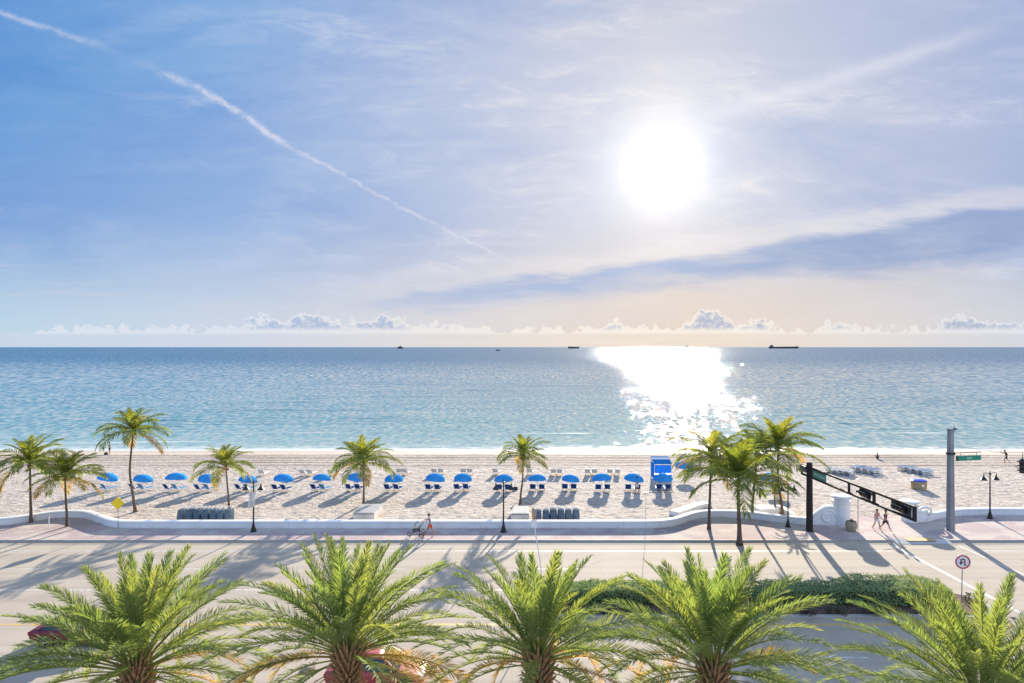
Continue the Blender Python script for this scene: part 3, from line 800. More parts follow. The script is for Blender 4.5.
M_boot = paint('dry_leaf_base', (.30,.175,.08), .9, 0, .35, 6)
M_dry = leafy('dry_palm_leaf', (.22,.16,.09), (.29,.215,.12), .25, (.2,.145,.07))

def coconut_palm(label, base, crown, r, seed, nf=22, lean=None, tw=.11, gold=.12, wind=(.28, 0, .06), group='coconut palms on the promenade and the sand', hangs=1.0, drop=92):
    """base/crown are world points; r is the reach of a leaf."""
    rng = random.Random(seed)
    root = thing('coconut_palm', label, 'palm tree', base, 0, group)
    top = Vector(crown)-Vector(base)
    mid = top*.5+Vector((lean or 0, 0, 0))
    path = crom([(0,0,-.1), (top.x*.12+(lean or 0)*.6, top.y*.1, top.z*.25), tuple(mid), tuple(top*.8+Vector(((lean or 0)*.5, 0, 0))), tuple(top)], 5)
    n = len(path); rad = [tw*(1.0-.42*i/(n-1))+(tw*.75*math.exp(-i/1.6)) for i in range(n)]
    mb = MB(); mb.tube(path, rad, 10); mb.build('trunk', M_cbark, root, smooth=True)
    mb = MB(); W = Vector(wind)
    nf = int(nf*1.25)
    for k in range(nf):
        a = k*2.39996+rng.uniform(-.25, .25); q = k/(nf-1)          # 0 young upright .. 1 old hanging
        el = R(84-drop*q**1.1+rng.uniform(-8, 8)); bend = R(40+42*(1-abs(q-.5))+rng.uniform(-14, 16))
        L = r*1.17*(.72+.34*min(1, q*2.2))*rng.uniform(.88, 1.1)
        old = q > 1-gold*.6 and rng.random() < .6
        tint = rng.uniform(.05, .6)*(.6+.4*(1-q)) if not old else rng.uniform(.86, 1)
        if q < .2: tint = rng.uniform(.55, .75)
        frond(mb, rng, top+Vector((0,0,.02)), a, el, L, bend*(hangs if q > .3 else .8), 44, L*.31, .040*r/2.3, .12, tint, W*(1-.55*q), None, .38+.3*q, .14, .026)
    mb.build('crown', M_cleaf, root)
    mb = MB()
    for k in range(5):
        a = k*1.3+rng.random(); p_ = top+Vector((.17*math.cos(a), .17*math.sin(a), -.17-.05*rng.random()))
        mb.ball(p_, (.10,.10,.125), 8, 6)
    mb.build('coconuts', M_boot, root, smooth=True)
    return root

def cp(bx, by, cx, cy, zb=ZS):
    b = G(bx, by, zb); c = AT(cx, cy, b.y); return b, c
def px2m(px, Y): return px/F*Y
PALMS = [ # label, base px, crown px, reach px, seed, kw
 ('tallest of the two leftmost coconut palms, dark windswept crown, on the pink pavement', (31,522.5), (30,464), 33, 11, dict(nf=24, tw=.12, wind=(.42,0,.10))),
 ('shorter coconut palm with yellowing lower leaves, inside the bend of the sea wall', (67,526.5), (65,477), 31, 12, dict(nf=24, tw=.11, gold=.2)),
 ('tall slender coconut palm with a curved trunk on the sand behind the yellow sign', (135.5,511.5), (133.5,432), 29, 13, dict(nf=23, tw=.12, lean=-.42, wind=(.2,0,.05), zb=.1)),
 ('small coconut palm with golden hanging leaves behind the left row of covered loungers', (229,508), (226,467), 26, 14, dict(nf=20, tw=.09, gold=.26, zb=.1)),
 ('bushy low coconut palm right behind the pale grey storage box', (363.5,504), (363,463), 30, 15, dict(nf=26, tw=.10, zb=.1, lean=.05)),
 ('coconut palm with a dark trunk behind the lamp post near the middle', (520,504.5), (523,456), 24, 16, dict(nf=24, tw=.10, zb=.1, lean=.1)),
 ('coconut palm with ragged yellow leaves on its left, leftmost of the right cluster', (709,529), (711,458), 35, 17, dict(nf=20, tw=.12, gold=.3, wind=(-.05,0,.05))),
 ('broad coconut palm nearest the road in the right cluster, before the others', (739.5,543), (738,483), 52, 18, dict(nf=24, tw=.17, gold=.05, wind=(.1,0,.04), hangs=.95, drop=76)),
 ('bright yellow green coconut palm standing between the broad palm and the dark one', (752,519), (757,453), 27, 19, dict(nf=22, tw=.11, gold=.3, wind=(.1,0,.05), zb=.1)),
 ('dark tall coconut palm rising above the right cluster beside the lamp post', (783,517), (778,449), 38, 20, dict(nf=24, tw=.12, gold=.03, lean=-.2, wind=(.2,0,.1), zb=.1)),
 ('smallest coconut palm, a drooping green tuft left of the lamp in the right cluster', (775,512.5), (774.5,491), 16, 21, dict(nf=14, tw=.09, zb=.1)),
]
for lb, b_, c_, rp, sd, kw in PALMS:
    zb = kw.pop('zb', ZS); B, C_ = cp(b_[0], b_[1], c_[0], c_[1], zb)
    coconut_palm(lb, B, C_, px2m(rp, B.y), sd, **kw)

def date_palm(label, cx, cy, Y, seed, r=3.5, n=68, drop=94, wind=(.06,-.03,0)):
    rng = random.Random(seed); C_ = AT(cx, cy, Y)
    root = thing('date_palm', label, 'palm tree', (C_.x, C_.y, .12), 0, 'date palms in front along the near side of the road')
    h = C_.z-.12
    mb = MB(); mb.tube([(0,0,-.1), (.03,0,h*.3), (-.03,.02,h*.65), (0,0,h-.1)], [.34,.24,.23,.27], 14)
    mb.build('trunk', M_dbark, root, smooth=True)
    mb = MB()   # cut leaf bases round the head
    for k in range(130):
        a = k*2.39996; z = h-1.35+1.3*(k/130); e = R(18+46*k/130)
        b = Vector((.22*math.cos(a), .22*math.sin(a), z)); L = rng.uniform(.30, .60)*(.7+.5*k/130)
        d = Vector((math.cos(a)*math.cos(e), math.sin(a)*math.cos(e), math.sin(e)))
        mb.tube([b, b+d*L*.5, b+d*L+Vector((0,0,.05))], [.075, .045, .018], 5)
    mb.build('leaf_bases', M_boot, root)
    mb = MB(); head = Vector((0, 0, h))
    for k in range(n):
        q = (k+.5)/n; a = k*2.39996+rng.uniform(-.2, .2)
        front = math.sin(a) < -.62
        if front and q > .5 and rng.random() < .72: continue
        el = R(88-drop*q**.86+rng.uniform(-7, 7)); bend = R(20+50*min(1, q*1.25)+rng.uniform(-8, 12))
        L = r*(.80+.28*min(1, 2.5*q))*rng.uniform(.9, 1.08)
        old = q > .74 and rng.random() < .42
        tint = rng.uniform(.1, .7) if not old else rng.uniform(.82, 1.0)
        b = head+Vector((.13*math.cos(a), .13*math.sin(a), -.35*q))
        frond(mb, rng, b, a, el, L, bend, 84, .47*r/3.5, .0265, .30, tint, Vector(wind), rng.uniform(-.6,.6), .12, .22, .034, (62, 24))
    mb.build('crown', M_dleaf, root)
    mb = MB()
    for k in range(9):
        a = rng.uniform(0, 6.28)
        frond(mb, rng, head+Vector((.16*math.cos(a), .16*math.sin(a), -.5)), a, R(rng.uniform(-12, 12)), r*rng.uniform(.65,.95), R(rng.uniform(45, 80)), 30, .34, .02, .25, .6, None, None, .5, .25, .022)
    mb.build('dry_leaves', M_dry, root)
    return root
date_palm('large date palm at the left of the front row, spreading over the dark red car', 136, 664, 19.5, 31, 3.9, 90, 98, (-.05,-.02,.02))
date_palm('second date palm from the left in the front row, above the bright red car', 348, 648, 19.3, 32, 3.75, 86, 96, (.05,-.03,.03))
date_palm('date palm in the middle of the front row, with a shaggy brown head', 538, 654, 19.4, 33, 3.6, 72, 98, (.0,-.05,.0))
date_palm('date palm in the front row directly in front of the broad coconut palm', 713, 664, 19.5, 34, 3.85, 82, 96, (.12,-.02,.0))
date_palm('rightmost date palm of the front row, its head below the picture edge', 982, 700, 19.2, 35, 4.1, 72, 88, (-.16,-.04,.04))

# ------------------------------------------------------------------ hedge on the median
M_hedge = leafy('hedge_leaf', (.16,.26,.11), (.26,.34,.15), .35, (.22,.33,.10))
M_twig = paint('hedge_twigs', (.028,.03,.014), .95, 0, .4, 5)
def hedge(label, x0, x1, yc, hw, hh, seed):
    rng = random.Random(seed); root = thing('hedge', label, 'hedge', ((x0+x1)/2, yc, .18)); L = x1-x0
    def prof(x):     # local half depth and height
        e = min(1, min(x+L/2, L/2-x)/.7+.12)**.5
        return (hw(x)*(.9+.14*noise.noise((x*.6, 1, seed)))*e, hh(x)*(.94+.12*noise.noise((x*.8, 5, seed)))*e)
    mb = MB(); n = int(L/.35)
    K = 9
    for i in range(n+1):
        x = -L/2+.05+(L-.1)*i/n; w, h = prof(x)
        for k in range(K):
            a = math.pi*k/(K-1); cx_ = -math.cos(a); sz = math.sin(a)
            mb.v.append(Vector((x, math.copysign(abs(cx_)**.5, cx_)*w*.86, sz**.45*h*.88)))
    for i in range(n):
        for k in range(K-1):
            q = i*K+k; mb.f.append([q, q+1, q+K+1, q+K]); mb.mi.append(0)
    mb.build('branches', M_twig, root)
    mb = MB()
    for _ in range(int(L*950)):
        x = rng.uniform(-L/2, L/2); w, h = prof(x)
        a = rng.random(); 
        if a < .46: p = Vector((x, rng.uniform(-w, w), h*rng.uniform(.9, 1.05)))
        elif a < .78: p = Vector((x, -w*rng.uniform(.88, 1.05), h*rng.uniform(.12, 1)))
        else: p = Vector((x, w*rng.uniform(.88, 1.05), h*rng.uniform(.12, 1)))
        p += Vector((0, 0, .06*noise.noise(p*2.2))) + Vector((rng.gauss(0,.02), rng.gauss(0,.02), rng.gauss(0,.025)))
        d = Vector((rng.gauss(0,1), rng.gauss(0,1), rng.gauss(.35,.8))).normalized(); s_ = d.orthogonal().normalized()*.030
        l = rng.uniform(.07, .13); q = len(mb.v)
        mb.v += [p-s_, p+s_, p+d*l+s_*.6, p+d*l-s_*.6]; mb.f.append([q, q+1, q+2, q+3]); mb.mi.append(0)
        mb.tint.append(min(1, max(0, .4+.45*noise.noise(p*1.3)+rng.uniform(-.25, .25))))
    mb.build('foliage', M_hedge, root)
    return root
def sm(a, b, x):
    t_ = max(0, min(1, (x-a)/(b-a))); return t_*t_*(3-2*t_)
hedge('clipped green hedge on the left end of the planted median, behind the middle date palms', 2.6, 13.6, 37.45, lambda x: .85, lambda x: .95, 3)
hedge('long clipped green hedge on the right part of the median, bulging before the turn sign', 13.9, 25.6, 37.5, lambda x: .86+.46*sm(-1.4, 1.2, x)*(1-sm(4.2, 5.6, x)*.6), lambda x: .92+.22*sm(-1.4, 1.4, x)*(1-sm(3.6, 5.6, x)*.7), 4)
rng = random.Random(77)
def shrub(label, c, r, h, seed, mat, leaf=.08):
    rg = random.Random(seed); mb = MB()
    for _ in range(340):
        a = rg.uniform(0, 6.28); q = rg.random()**.5; z = rg.random()
        rr_ = r*q*math.sqrt(max(.05, 1-(z-.35)**2*1.4))
        p = Vector((rr_*math.cos(a), rr_*math.sin(a), h*z)); d = Vector((math.cos(a), math.sin(a), rg.uniform(-.2, 1.4))).normalized()
        s_ = d.orthogonal().normalized()*leaf*.28; n = len(mb.v)
        mb.v += [p-s_, p+s_, p+d*leaf+s_*.5, p+d*leaf-s_*.5]; mb.f.append([n,n+1,n+2,n+3]); mb.mi.append(0); mb.tint.append(rg.random())
    root = thing('shrub', label, 'shrub', c, 0, 'low shrubs at the foot of the median hedge')
    mb.build('foliage', mat, root)
    m2 = MB()
    for k in range(5):
        a = k*1.26; m2.tube([(0,0,-.05), (.3*r*math.cos(a), .3*r*math.sin(a), h*.7)], [.018, .008], 5)
    m2.build('stem', M_twig, root)
M_shrub = leafy('purple_shrub_leaf', (.05,.03,.045), (.075,.055,.05), .25, (.08,.05,.05))
M_shrub2 = leafy('olive_shrub_leaf', (.05,.06,.03), (.09,.10,.05), .25, (.09,.1,.04))
for k, (px_, lb, m_) in enumerate([(604,'dark purple shrub at the foot of the left hedge, seen between two date palms',M_shrub),(622,'second dark shrub between the two middle date palms, right of the purple one',M_shrub2),(806,'dull purple shrub below the lowest part of the right hedge',M_shrub),(838,'small olive shrub under the middle of the right hedge',M_shrub2),(872,'dark purple shrub under the bulge of the right hedge',M_shrub),(972,'grey green shrub beside the foot of the turn sign',M_shrub2)]):
    y_ = 613.5 if px_ < 960 else 603
    g_ = G(px_, y_, .2); shrub(lb, g_, .48, .42 if px_ < 960 else .5, 50+k, m_)

# ------------------------------------------------------------------ beach furniture
def empty_proto(name): 
    o = bpy.data.objects.new(name, None); COL.objects.link(o); o.empty_display_size = .2; return o
def make_umbrella():
    root = empty_proto('beach_umbrella')
    mb = MB(); N = 8; rings = 5; Rr = 1.02; base = 1.28
    for k in range(N*2):
        for i in range(rings+1):
            t_ = i/rings; a = math.pi*k/N; r = Rr*math.sin(t_*math.pi*.47)/math.sin(math.pi*.47)
            z = base+.56*math.cos(t_*math.pi*.5)
            if k % 2: r *= 1-.045*t_
            mb.v.append(Vector((r*math.cos(a), r*math.sin(a), z)))
    for k in range(N*2):
        mb.cur = (k//2) % 2
        k2 = (k+1) % (N*2)
        for i in range(rings):
            a, b = k*(rings+1)+i, k2*(rings+1)+i
            mb.f.append([a, a+1, b+1, b]); mb.mi.append(mb.cur)
        a, b = mb.v[k*(rings+1)+rings], mb.v[k2*(rings+1)+rings]       # valance
        mb.poly([a, a-Vector((0,0,.11)), b-Vector((0,0,.11)), b])
    mb.cur = 0
    can = mb.build('canopy', [M_umb1, M_umb1], root)
    mb = MB(); mb.tube([(0,0,-.15), (0,0,1.86), (0,0,1.93)], [.022,.022,.01], 8); mb.build('pole', M_white, root)
    mb = MB()
    for k in range(N):
        a = 2*math.pi*k/N; mb.tube([(.02*math.cos(a), .02*math.sin(a), 1.35), (.6*math.cos(a), .6*math.sin(a), 1.62)], .008, 4)
    mb.build('ribs', M_white, root)
    return root
def make_lounger(sling, back_angle=50):
    root = empty_proto('sun_lounger'); mb = MB(); w = .29
    for s_ in (-1, 1):                      # head end towards -y
        mb.tube([(s_*w, 1.0, .30), (s_*w, -.25, .33)], .024, 6)
        for y_ in (.8, -.1): mb.tube([(s_*w, y_, .31), (s_*w, y_+.05, -.05)], .022, 6)
    mb.tube([(-w, 1.0, .30), (w, 1.0, .30)], .022, 6)
    mb.build('frame', M_white, root)
    mb = MB(); mb.quadbox((0, .38, .325), (w*2-.03, 1.22, .025)); mb.build('seat', sling, root)
    e = R(back_angle); bx = Vector((0, -math.cos(e), math.sin(e))); b0_ = Vector((0, -.25, .33))
    mb = MB()
    for s_ in (-1, 1):
        mb.tube([b0_+Vector((s_*w,0,0)), b0_+bx*.78+Vector((s_*w,0,0))], .026, 6)
    mb.tube([b0_+bx*.78+Vector((-w,0,0)), b0_+bx*.78+Vector((w,0,0))], .026, 6)
    mb.tube([b0_+bx*.5+Vector((-w,.0,0)), (-w,-.32,.0)], .016, 5); mb.tube([b0_+bx*.5+Vector((w,0,0)), (w,-.32,.0)], .016, 5)
    mb.build('back_frame', M_white, root)
    mb = MB(); M_ = Matrix.Rotation(-e, 3, 'X')
    mb.quadbox(b0_+bx*.39, (w*2-.05, .74, .022), M=M_); mb.build('backrest', sling, root)
    return root
def place(proto, used, loc, rz, label, cat, group):
    o = proto if not used[0] else copy_tree(proto)
    used[0] = True
    o.location = loc; o.rotation_euler = (0, 0, rz); tag(o, label, cat, group); return o

umb = make_umbrella(); u_used = [False]
lng = make_lounger(M_navy); l_used = [False]
cyl = make_lounger(M_cyan); c_used = [False]
pll = make_lounger(M_pales, 42); p_used = [False]
FR = [(104.5,'the leftmost umbrella, right of the short palm'),(141,'the umbrella half behind the tall curved palm trunk'),(175,'the third umbrella from the left'),
      (206,'the umbrella mostly hidden by the small golden palm'),(246,'the umbrella just behind the leftmost double lamp'),(282,'the first umbrella right of the leftmost lamp'),
      (320.5,'the second umbrella right of the leftmost lamp'),(355,'the umbrella behind the bushy low palm'),(393.5,'the first umbrella right of the bushy low palm'),
      (434,'the umbrella above the woman with the stroller'),(462.5,'the umbrella just left of the middle lamp'),(504,'the umbrella right behind the middle lamp'),
      (537.5,'the umbrella just right of the middle leaning palm'),(569.5,'the second umbrella right of the middle lamp'),(602.5,'the third umbrella right of the middle lamp'),
      (632.5,'the umbrella with the standing man in white'),(663,'the umbrella in front of the blue rental hut')]
rng = random.Random(9)
for i, (px_, desc) in enumerate(FR):
    c = G(px_, 491.0+rng.uniform(-.4,.4), .1); c.z = .08
    o = place(umb, u_used, c, rng.uniform(0, 1), 'blue beach umbrella, '+desc.replace('the umbrella ', 'the one ').replace(' umbrella', ' one of its row' if 'umbrella from' in desc or 'leftmost umbrella' in desc else ' one'), 'umbrella', 'blue umbrellas in a row on the sand')
    lean = .03+max(0, (540-px_)/640)*.16
    o.rotation_euler = (rng.uniform(-.12,.06), lean+rng.uniform(-.08,.08), rng.uniform(0, .8)); q_ = rng.uniform(.93, 1.06); o.scale = (q_, q_, q_*rng.uniform(.96,1.05))
    for s_, side in ((-1, 'left'), (1, 'right')):
        l = c+Vector((s_*.46, -.12+rng.uniform(-.06,.06), 0))
        cy_ = px_ < 260 or px_ in (320.5,)
        pr, us = (cyl, c_used) if (cy_ and s_ > 0) else (lng, l_used)
        place(pr, us, l, -.12-max(0,(520-px_)/640)*.35+rng.uniform(-.05,.05), ('pale blue' if pr is cyl else 'navy')+f' lounger, {side} one under '+desc, 'sun lounger', 'sun loungers in pairs under the blue umbrellas')
for px_, desc in ((770.5,'blue umbrella behind the smallest palm in the right cluster'), (684,'blue umbrella at the back, half hidden by ragged yellow palm leaves')):
    place(umb, u_used, G(px_, 491 if px_ > 700 else 478, .1)-Vector((0,0,.02)), .3, desc, 'umbrella', 'blue umbrellas in a row on the sand')
BACK = [(263,475.5,'behind the first umbrella right of the leftmost lamp'),(304,475.5,'left of the pair behind the second umbrella past the leftmost lamp'),(311,475.5,'right of the pair behind the second umbrella past the leftmost lamp'),(332,475.5,'just left of the bushy low palm leaves'),(370,475,'just right of the bushy low palm crown'),
        (400,474.5,'left of the pair between the bushy palm and the stroller'),(406,474.5,'right of the pair between the bushy palm and the stroller'),(435,474.5,'left of the pair behind the umbrella above the stroller'),(441.5,474.5,'right of the pair behind the umbrella above the stroller'),(464,474.5,'left of the pair behind the umbrella left of the middle lamp'),(470.5,474.5,'right of the pair behind the umbrella left of the middle lamp'),
        (496,474.5,'behind the middle lamp and its umbrella'),(530,474.5,'just right of the palm at the middle lamp'),(553.5,475,'left of the pair between umbrellas just past the middle lamp'),(560,475,'right of the pair between umbrellas just past the middle lamp'),(588,475,'leftmost of four behind the third umbrella past the middle lamp'),(594.5,475,'second of four behind the third umbrella past the middle lamp'),(609.5,475,'third of four behind the third umbrella past the middle lamp'),(617,475,'rightmost of four behind the third umbrella past the middle lamp')]
for px_, py_, d_ in BACK:
    place(pll, p_used, G(px_, py_, .1)-Vector((0,0,.02)), -.1+rng.uniform(-.08,.08), 'pale back row lounger, '+d_, 'sun lounger', 'pale loungers in the back row')

# covered lounger stacks standing on end beside the wall
def covered(w, d, h, seed):
    root = empty_proto('covered_lounger'); rg = random.Random(seed)
    mb = MB(); segs = 7
    prof = []
    for i in range(segs+1):
        t_ = i/segs; s_ = 1-.16*max(0, t_-.55)/.45
        prof.append((t_*h, s_, s_))
    ncor = 12
    for z, sx, sy in prof:
        for k in range(ncor):
            a = 2*math.pi*k/ncor; c_, s__ = math.cos(a), math.sin(a)
            x = math.copysign(abs(c_)**.45, c_)*w/2*sx*(1+rg.uniform(-.03,.03)); y = math.copysign(abs(s__)**.45, s__)*d/2*sy*(1+rg.uniform(-.03,.03))
            mb.v.append(Vector((x, y+.1*z/h, z)))
    for i in range(segs):
        for k in range(ncor):
            q = i*ncor; mb.f.append([q+k, q+(k+1)%ncor, q+ncor+(k+1)%ncor, q+ncor+k]); mb.mi.append(0)
    q = segs*ncor; mb.f.append([q+k for k in range(ncor)]); mb.mi.append(0)
    mb.build('cover', M_cover, root)
    mb = MB()
    for s_ in (-1, 1):
        mb.tube([(s_*w*.33, .05, h*.97), (s_*w*.30, .16, h+.14), (s_*w*.30, .4, h+.18)], .022, 6)
    mb.tube([(-w*.30, .40, h+.18), (w*.30, .40, h+.18)], .022, 6)
    mb.build('frame', M_white, root)
    return root
cov = covered(.62, .9, .98, 3); v_used = [False]
for xs_, names in (([182, 190.3, 198, 206, 214, 221.5, 229], ['leftmost','second from the left','third from the left','middle one','third from the right','second from the right','rightmost']),
                   ([538, 546, 553.5, 561, 568.5, 576], ['leftmost','second from the left','third from the left','third from the right','second from the right','rightmost'])):
    for px_, nm in zip(xs_, names):
        where = 'left of the leftmost lamp' if px_ < 300 else 'right of the middle lamp'
        o = place(cov, v_used, G(px_, 521.0, .1)-Vector((0,0,.03)), rng.uniform(-.06,.06), f'covered lounger stack, {nm}, row {where}', 'covered loungers', 'covered loungers in two rows behind the sea wall')
        o.scale = (1, 1, rng.uniform(.95, 1.06))

def deck_box(label, x0, x1, yf, yb, h):
    """pale box bench: body, lid and a plinth; front and back given on the ground plane"""
    a = G(x0, yf, .08); b = G(x1, yf, .08); Yb = G(0, yb, .08).y
    root = thing('storage_box', label, 'box', ((a.x+b.x)/2, (a.y+Yb)/2, .06)); w = b.x-a.x; d = Yb-a.y
    mb = MB(); mb.quadbox((0, 0, h/2-.03), (w-.06, d-.06, h-.06)); mb.build('body', M_pale, root, bevel=.02)
    mb = MB(); mb.quadbox((0, 0, h+.012), (w, d, .05)); mb.quadbox((0, 0, h+.045), (w-.3, d-.3, .02)); mb.build('lid', material('grey_lid', conc_mat((.30,.30,.31))), root, bevel=.015)
    mb = MB()
    for k in (-1, 1): mb.tube([(k*.2-.1, -d/2-.005, h*.55), (k*.2-.1, -d/2-.04, h*.55), (k*.2+.1, -d/2-.04, h*.55), (k*.2+.1, -d/2-.005, h*.55)], .012, 5)
    mb.build('handles', M_galv, root)
deck_box('pale grey storage box on the sand in front of the bushy low palm', 352.5, 374.5, 521.5, 511.5, .68)
deck_box('grey storage box on the sand between the middle lamp and the covered loungers', 510.5, 529.5, 522.5, 514, .72)

# blue rental hut
def hut():
    c = G(663, 479.5, .1); root = thing('rental_hut', 'blue beach rental hut with a white trimmed sloping awning, behind the umbrellas', 'hut', (c.x, c.y+.9, .07))
    mb = MB()
    for x in (-.95, .95):
        for y, h in ((-.85, 1.75), (.85, 2.25)): mb.tube([(x, y, -.1), (x, y, h)], .035, 8)
    mb.build('posts', M_white, root)
    mb = MB(); e = math.atan2(.5, 1.7)
    mb.quadbox((0, 0, 2.04), (2.05, 1.95, .04), M=Matrix.Rotation(e, 3, 'X')); mb.build('awning', M_umb2, root)
    mb = MB(); mb.quadbox((0, .35, 2.19), (2.07, .5, .03), M=Matrix.Rotation(e, 3, 'X')); mb.build('awning_stripe', M_white, root)
    mb = MB(); mb.quadbox((0, -.72, 1.15), (2.0, .05, .95)); mb.build('front_panel', M_umb1, root)
    mb = MB(); mb.quadbox((0, -.7, .33), (1.9, .6, .60)); mb.build('counter', paint('blue_paint', (.015,.12,.42), .5), root, bevel=.02)
    mb = MB(); mb.quadbox((-.98, 0, .95), (.04, 1.7, 1.7)); mb.build('side_panel', M_umb1, root)
hut()

# round bin with blue lid
def bin_():
    c = G(922.5, 490, .1); root = thing('beach_bin', 'squat tan beach bin with a blue lid, alone on the sand on the right', 'bin', (c.x, c.y+.6, .05))
    tan_ = paint('tan_plastic', (.33,.25,.13), .6, 0, .25, 4)
    mb = MB(); mb.lathe([(.62,0),(.70,.05),(.72,.4),(.74,.8),(.76,.82),(.76,.88),(.70,.88)], (0,0,0), 24); mb.build('body', tan_, root, smooth=False)
    mb = MB(); mb.lathe([(.74,.88),(.74,.92),(.6,1.0),(.3,1.05),(.01,1.06)], (0,0,0), 24); mb.build('lid', paint('blue_plastic', (.01,.05,.50), .35), root)
    mb = MB()
    mb.lathe([(.13,0),(.13,.012),(.01,.013)], (-.03,-.725,.5), 14, Matrix.Rotation(R(90), 3, 'X')); mb.build('emblem', M_white, root)
bin_()

# low stacks of pale loungers on the far right of the beach
def lounger_pile(label, pxa, pya, pxb, pyb, h, seed):
    a = G(pxa, pya, .1); b = G(pxb, pyb, .1); rg = random.Random(seed)
    c = (a+b)/2; d = (b-a).to_2d(); L = d.length; rz = math.atan2(d.y, d.x)
    root = thing('lounger_stack', label, 'loungers', (c.x, c.y, .05), rz, 'low stacks of pale loungers on the right of the beach')
    mb = MB(); m2 = MB(); n = 4
    for k in range(n):
        x = -L/2+L*(k+.5)/n
        for j in range(3):
            z = .12+j*.20*h; M_ = Matrix.Rotation(rg.uniform(-.06,.06), 3, 'X') @ Matrix.Rotation(rg.uniform(-.1,.1)+.12*j, 3, 'Y')
            m2.quadbox((x, rg.uniform(-.08,.08), z), (L/n*.86, 1.7, .035), M=M_)
            for s_ in (-1, 1): mb.quadbox((x+s_*L/n*.41, 0, z-.04), (.05, 1.8, .06), M=M_)
        for s_ in (-1, 1):
            for y_ in (-.7, .7): mb.tube([(x+s_*L/n*.41, y_, -.05), (x+s_*L/n*.41, y_, .5*h)], .025, 5)
    mb.build('frame', M_white, root); m2.build('slings', M_pales, root)
lounger_pile('low stack of pale loungers beyond the green street sign of the mast arm', 827, 472, 852, 475, 1.0, 1)
lounger_pile('low stack of pale loungers, middle of the three on the right beach', 853, 470, 879, 474.5, 1.15, 2)
lounger_pile('low stack of pale loungers nearest the tan bin with the blue lid', 902, 469.5, 929, 475, 1.0, 3)

# ------------------------------------------------------------------ street lamps
def make_lamp():
    root = empty_proto('street_lamp'); h = 4.25
    mb = MB(); mb.lathe([(.27,0),(.27,.06),(.20,.10),(.17,.35),(.11,.55),(.085,.7),(.085,.74),(.068,.78),(.052,h-.5),(.048,h-.1),(.09,h-.08),(.09,h-.02),(.05,h),(.07,h+.06),(.03,h+.14),(.005,h+.2)], (0,0,0), 14)
    mb.build('post', M_black, root, smooth=False)
    for s_ in (-1, 1):
        mb = MB(); mb.tube(crom([(s_*.05,0,h-.18), (s_*.3,0,h-.02), (s_*.55,0,h+.03), (s_*.64,0,h-.06), (s_*.64,0,h-.16)], 5), .022, 6); mb.tube([(s_*.05,0,h-.45), (s_*.42,0,h-.03)], .014, 5)
        arm = mb.build('arm', M_black, root)
        mb = MB(); mb.lathe([(.03,.0),(.05,-.02),(.06,-.16),(.10,-.24),(.17,-.36),(.29,-.50),(.29,-.53),(.27,-.53),(.15,-.38),(.02,-.30)], (s_*.64,0,h-.14), 14); mb.build('lamp_shade', M_black, root)
        mb = MB(); mb.ball((s_*.64,0,h-.56), (.10,.10,.13), 10, 6); mb.build('globe', material('lamp_glass', lambda t: pbsdf(t, (.7,.7,.68), .25)), root, smooth=True)
    return root
lamp = make_lamp(); s_used = [False]
for px_, py_, sc, lb in ((253.5,531.5,.94,'black double street lamp, leftmost of four, right of the covered loungers'),(503.5,532,.955,'black double street lamp near the middle, in front of an umbrella'),(788,527,.84,'black double street lamp among the right cluster of palms'),(990,518.5,.93,'black double street lamp at the far right, behind the sea wall bend')):
    o = place(lamp, s_used, G(px_, py_, ZS), -.02 if px_ < 700 else .12, lb, 'street lamp', 'black double street lamps along the promenade'); o.scale = (sc, sc, sc)

# ------------------------------------------------------------------ signs and signals
def post(mb, b, h, r=.03): mb.tube([(b[0], b[1], b[2]-.1), (b[0], b[1], b[2]+h)], r, 8); return mb
def text(body, parent, size, mat, loc, rot, depth=.004):
    cu = bpy.data.curves.new('lettering', 'FONT'); cu.body = body; cu.size = size; cu.align_x = 'CENTER'; cu.align_y = 'CENTER'; cu.extrude = depth
    o = bpy.data.objects.new('lettering', cu); COL.objects.link(o)
    dg = bpy.context.evaluated_depsgraph_get(); me = bpy.data.meshes.new_from_object(o.evaluated_get(dg)); bpy.data.objects.remove(o)
    me.materials.clear(); me.materials.append(mat)
    q = bpy.data.objects.new('lettering', me); COL.objects.link(q); q.parent = parent; q.location = loc; q.rotation_euler = rot
    return q
def yellow_sign():
    b = G(118, 528, ZS); root = thing('warning_sign', 'yellow diamond warning sign on a thin post at the sea wall on the left', 'sign', b, R(8))
    mb = MB(); mb.tube([(0,0,-.1), (0,0,2.35)], .03, 8); mb.build('post', M_galv, root)
    mb = MB(); mb.quadbox((0, -.045, 2.05), (.76, .012, .76), M=Matrix.Rotation(R(45), 3, 'Y')); mb.build('panel', M_yellow, root, bevel=.004)
    mb = MB(); mb.quadbox((0, -.031, 2.05), (.78, .010, .78), M=Matrix.Rotation(R(45), 3, 'Y')); mb.build('panel_back', M_galv, root)
yellow_sign()
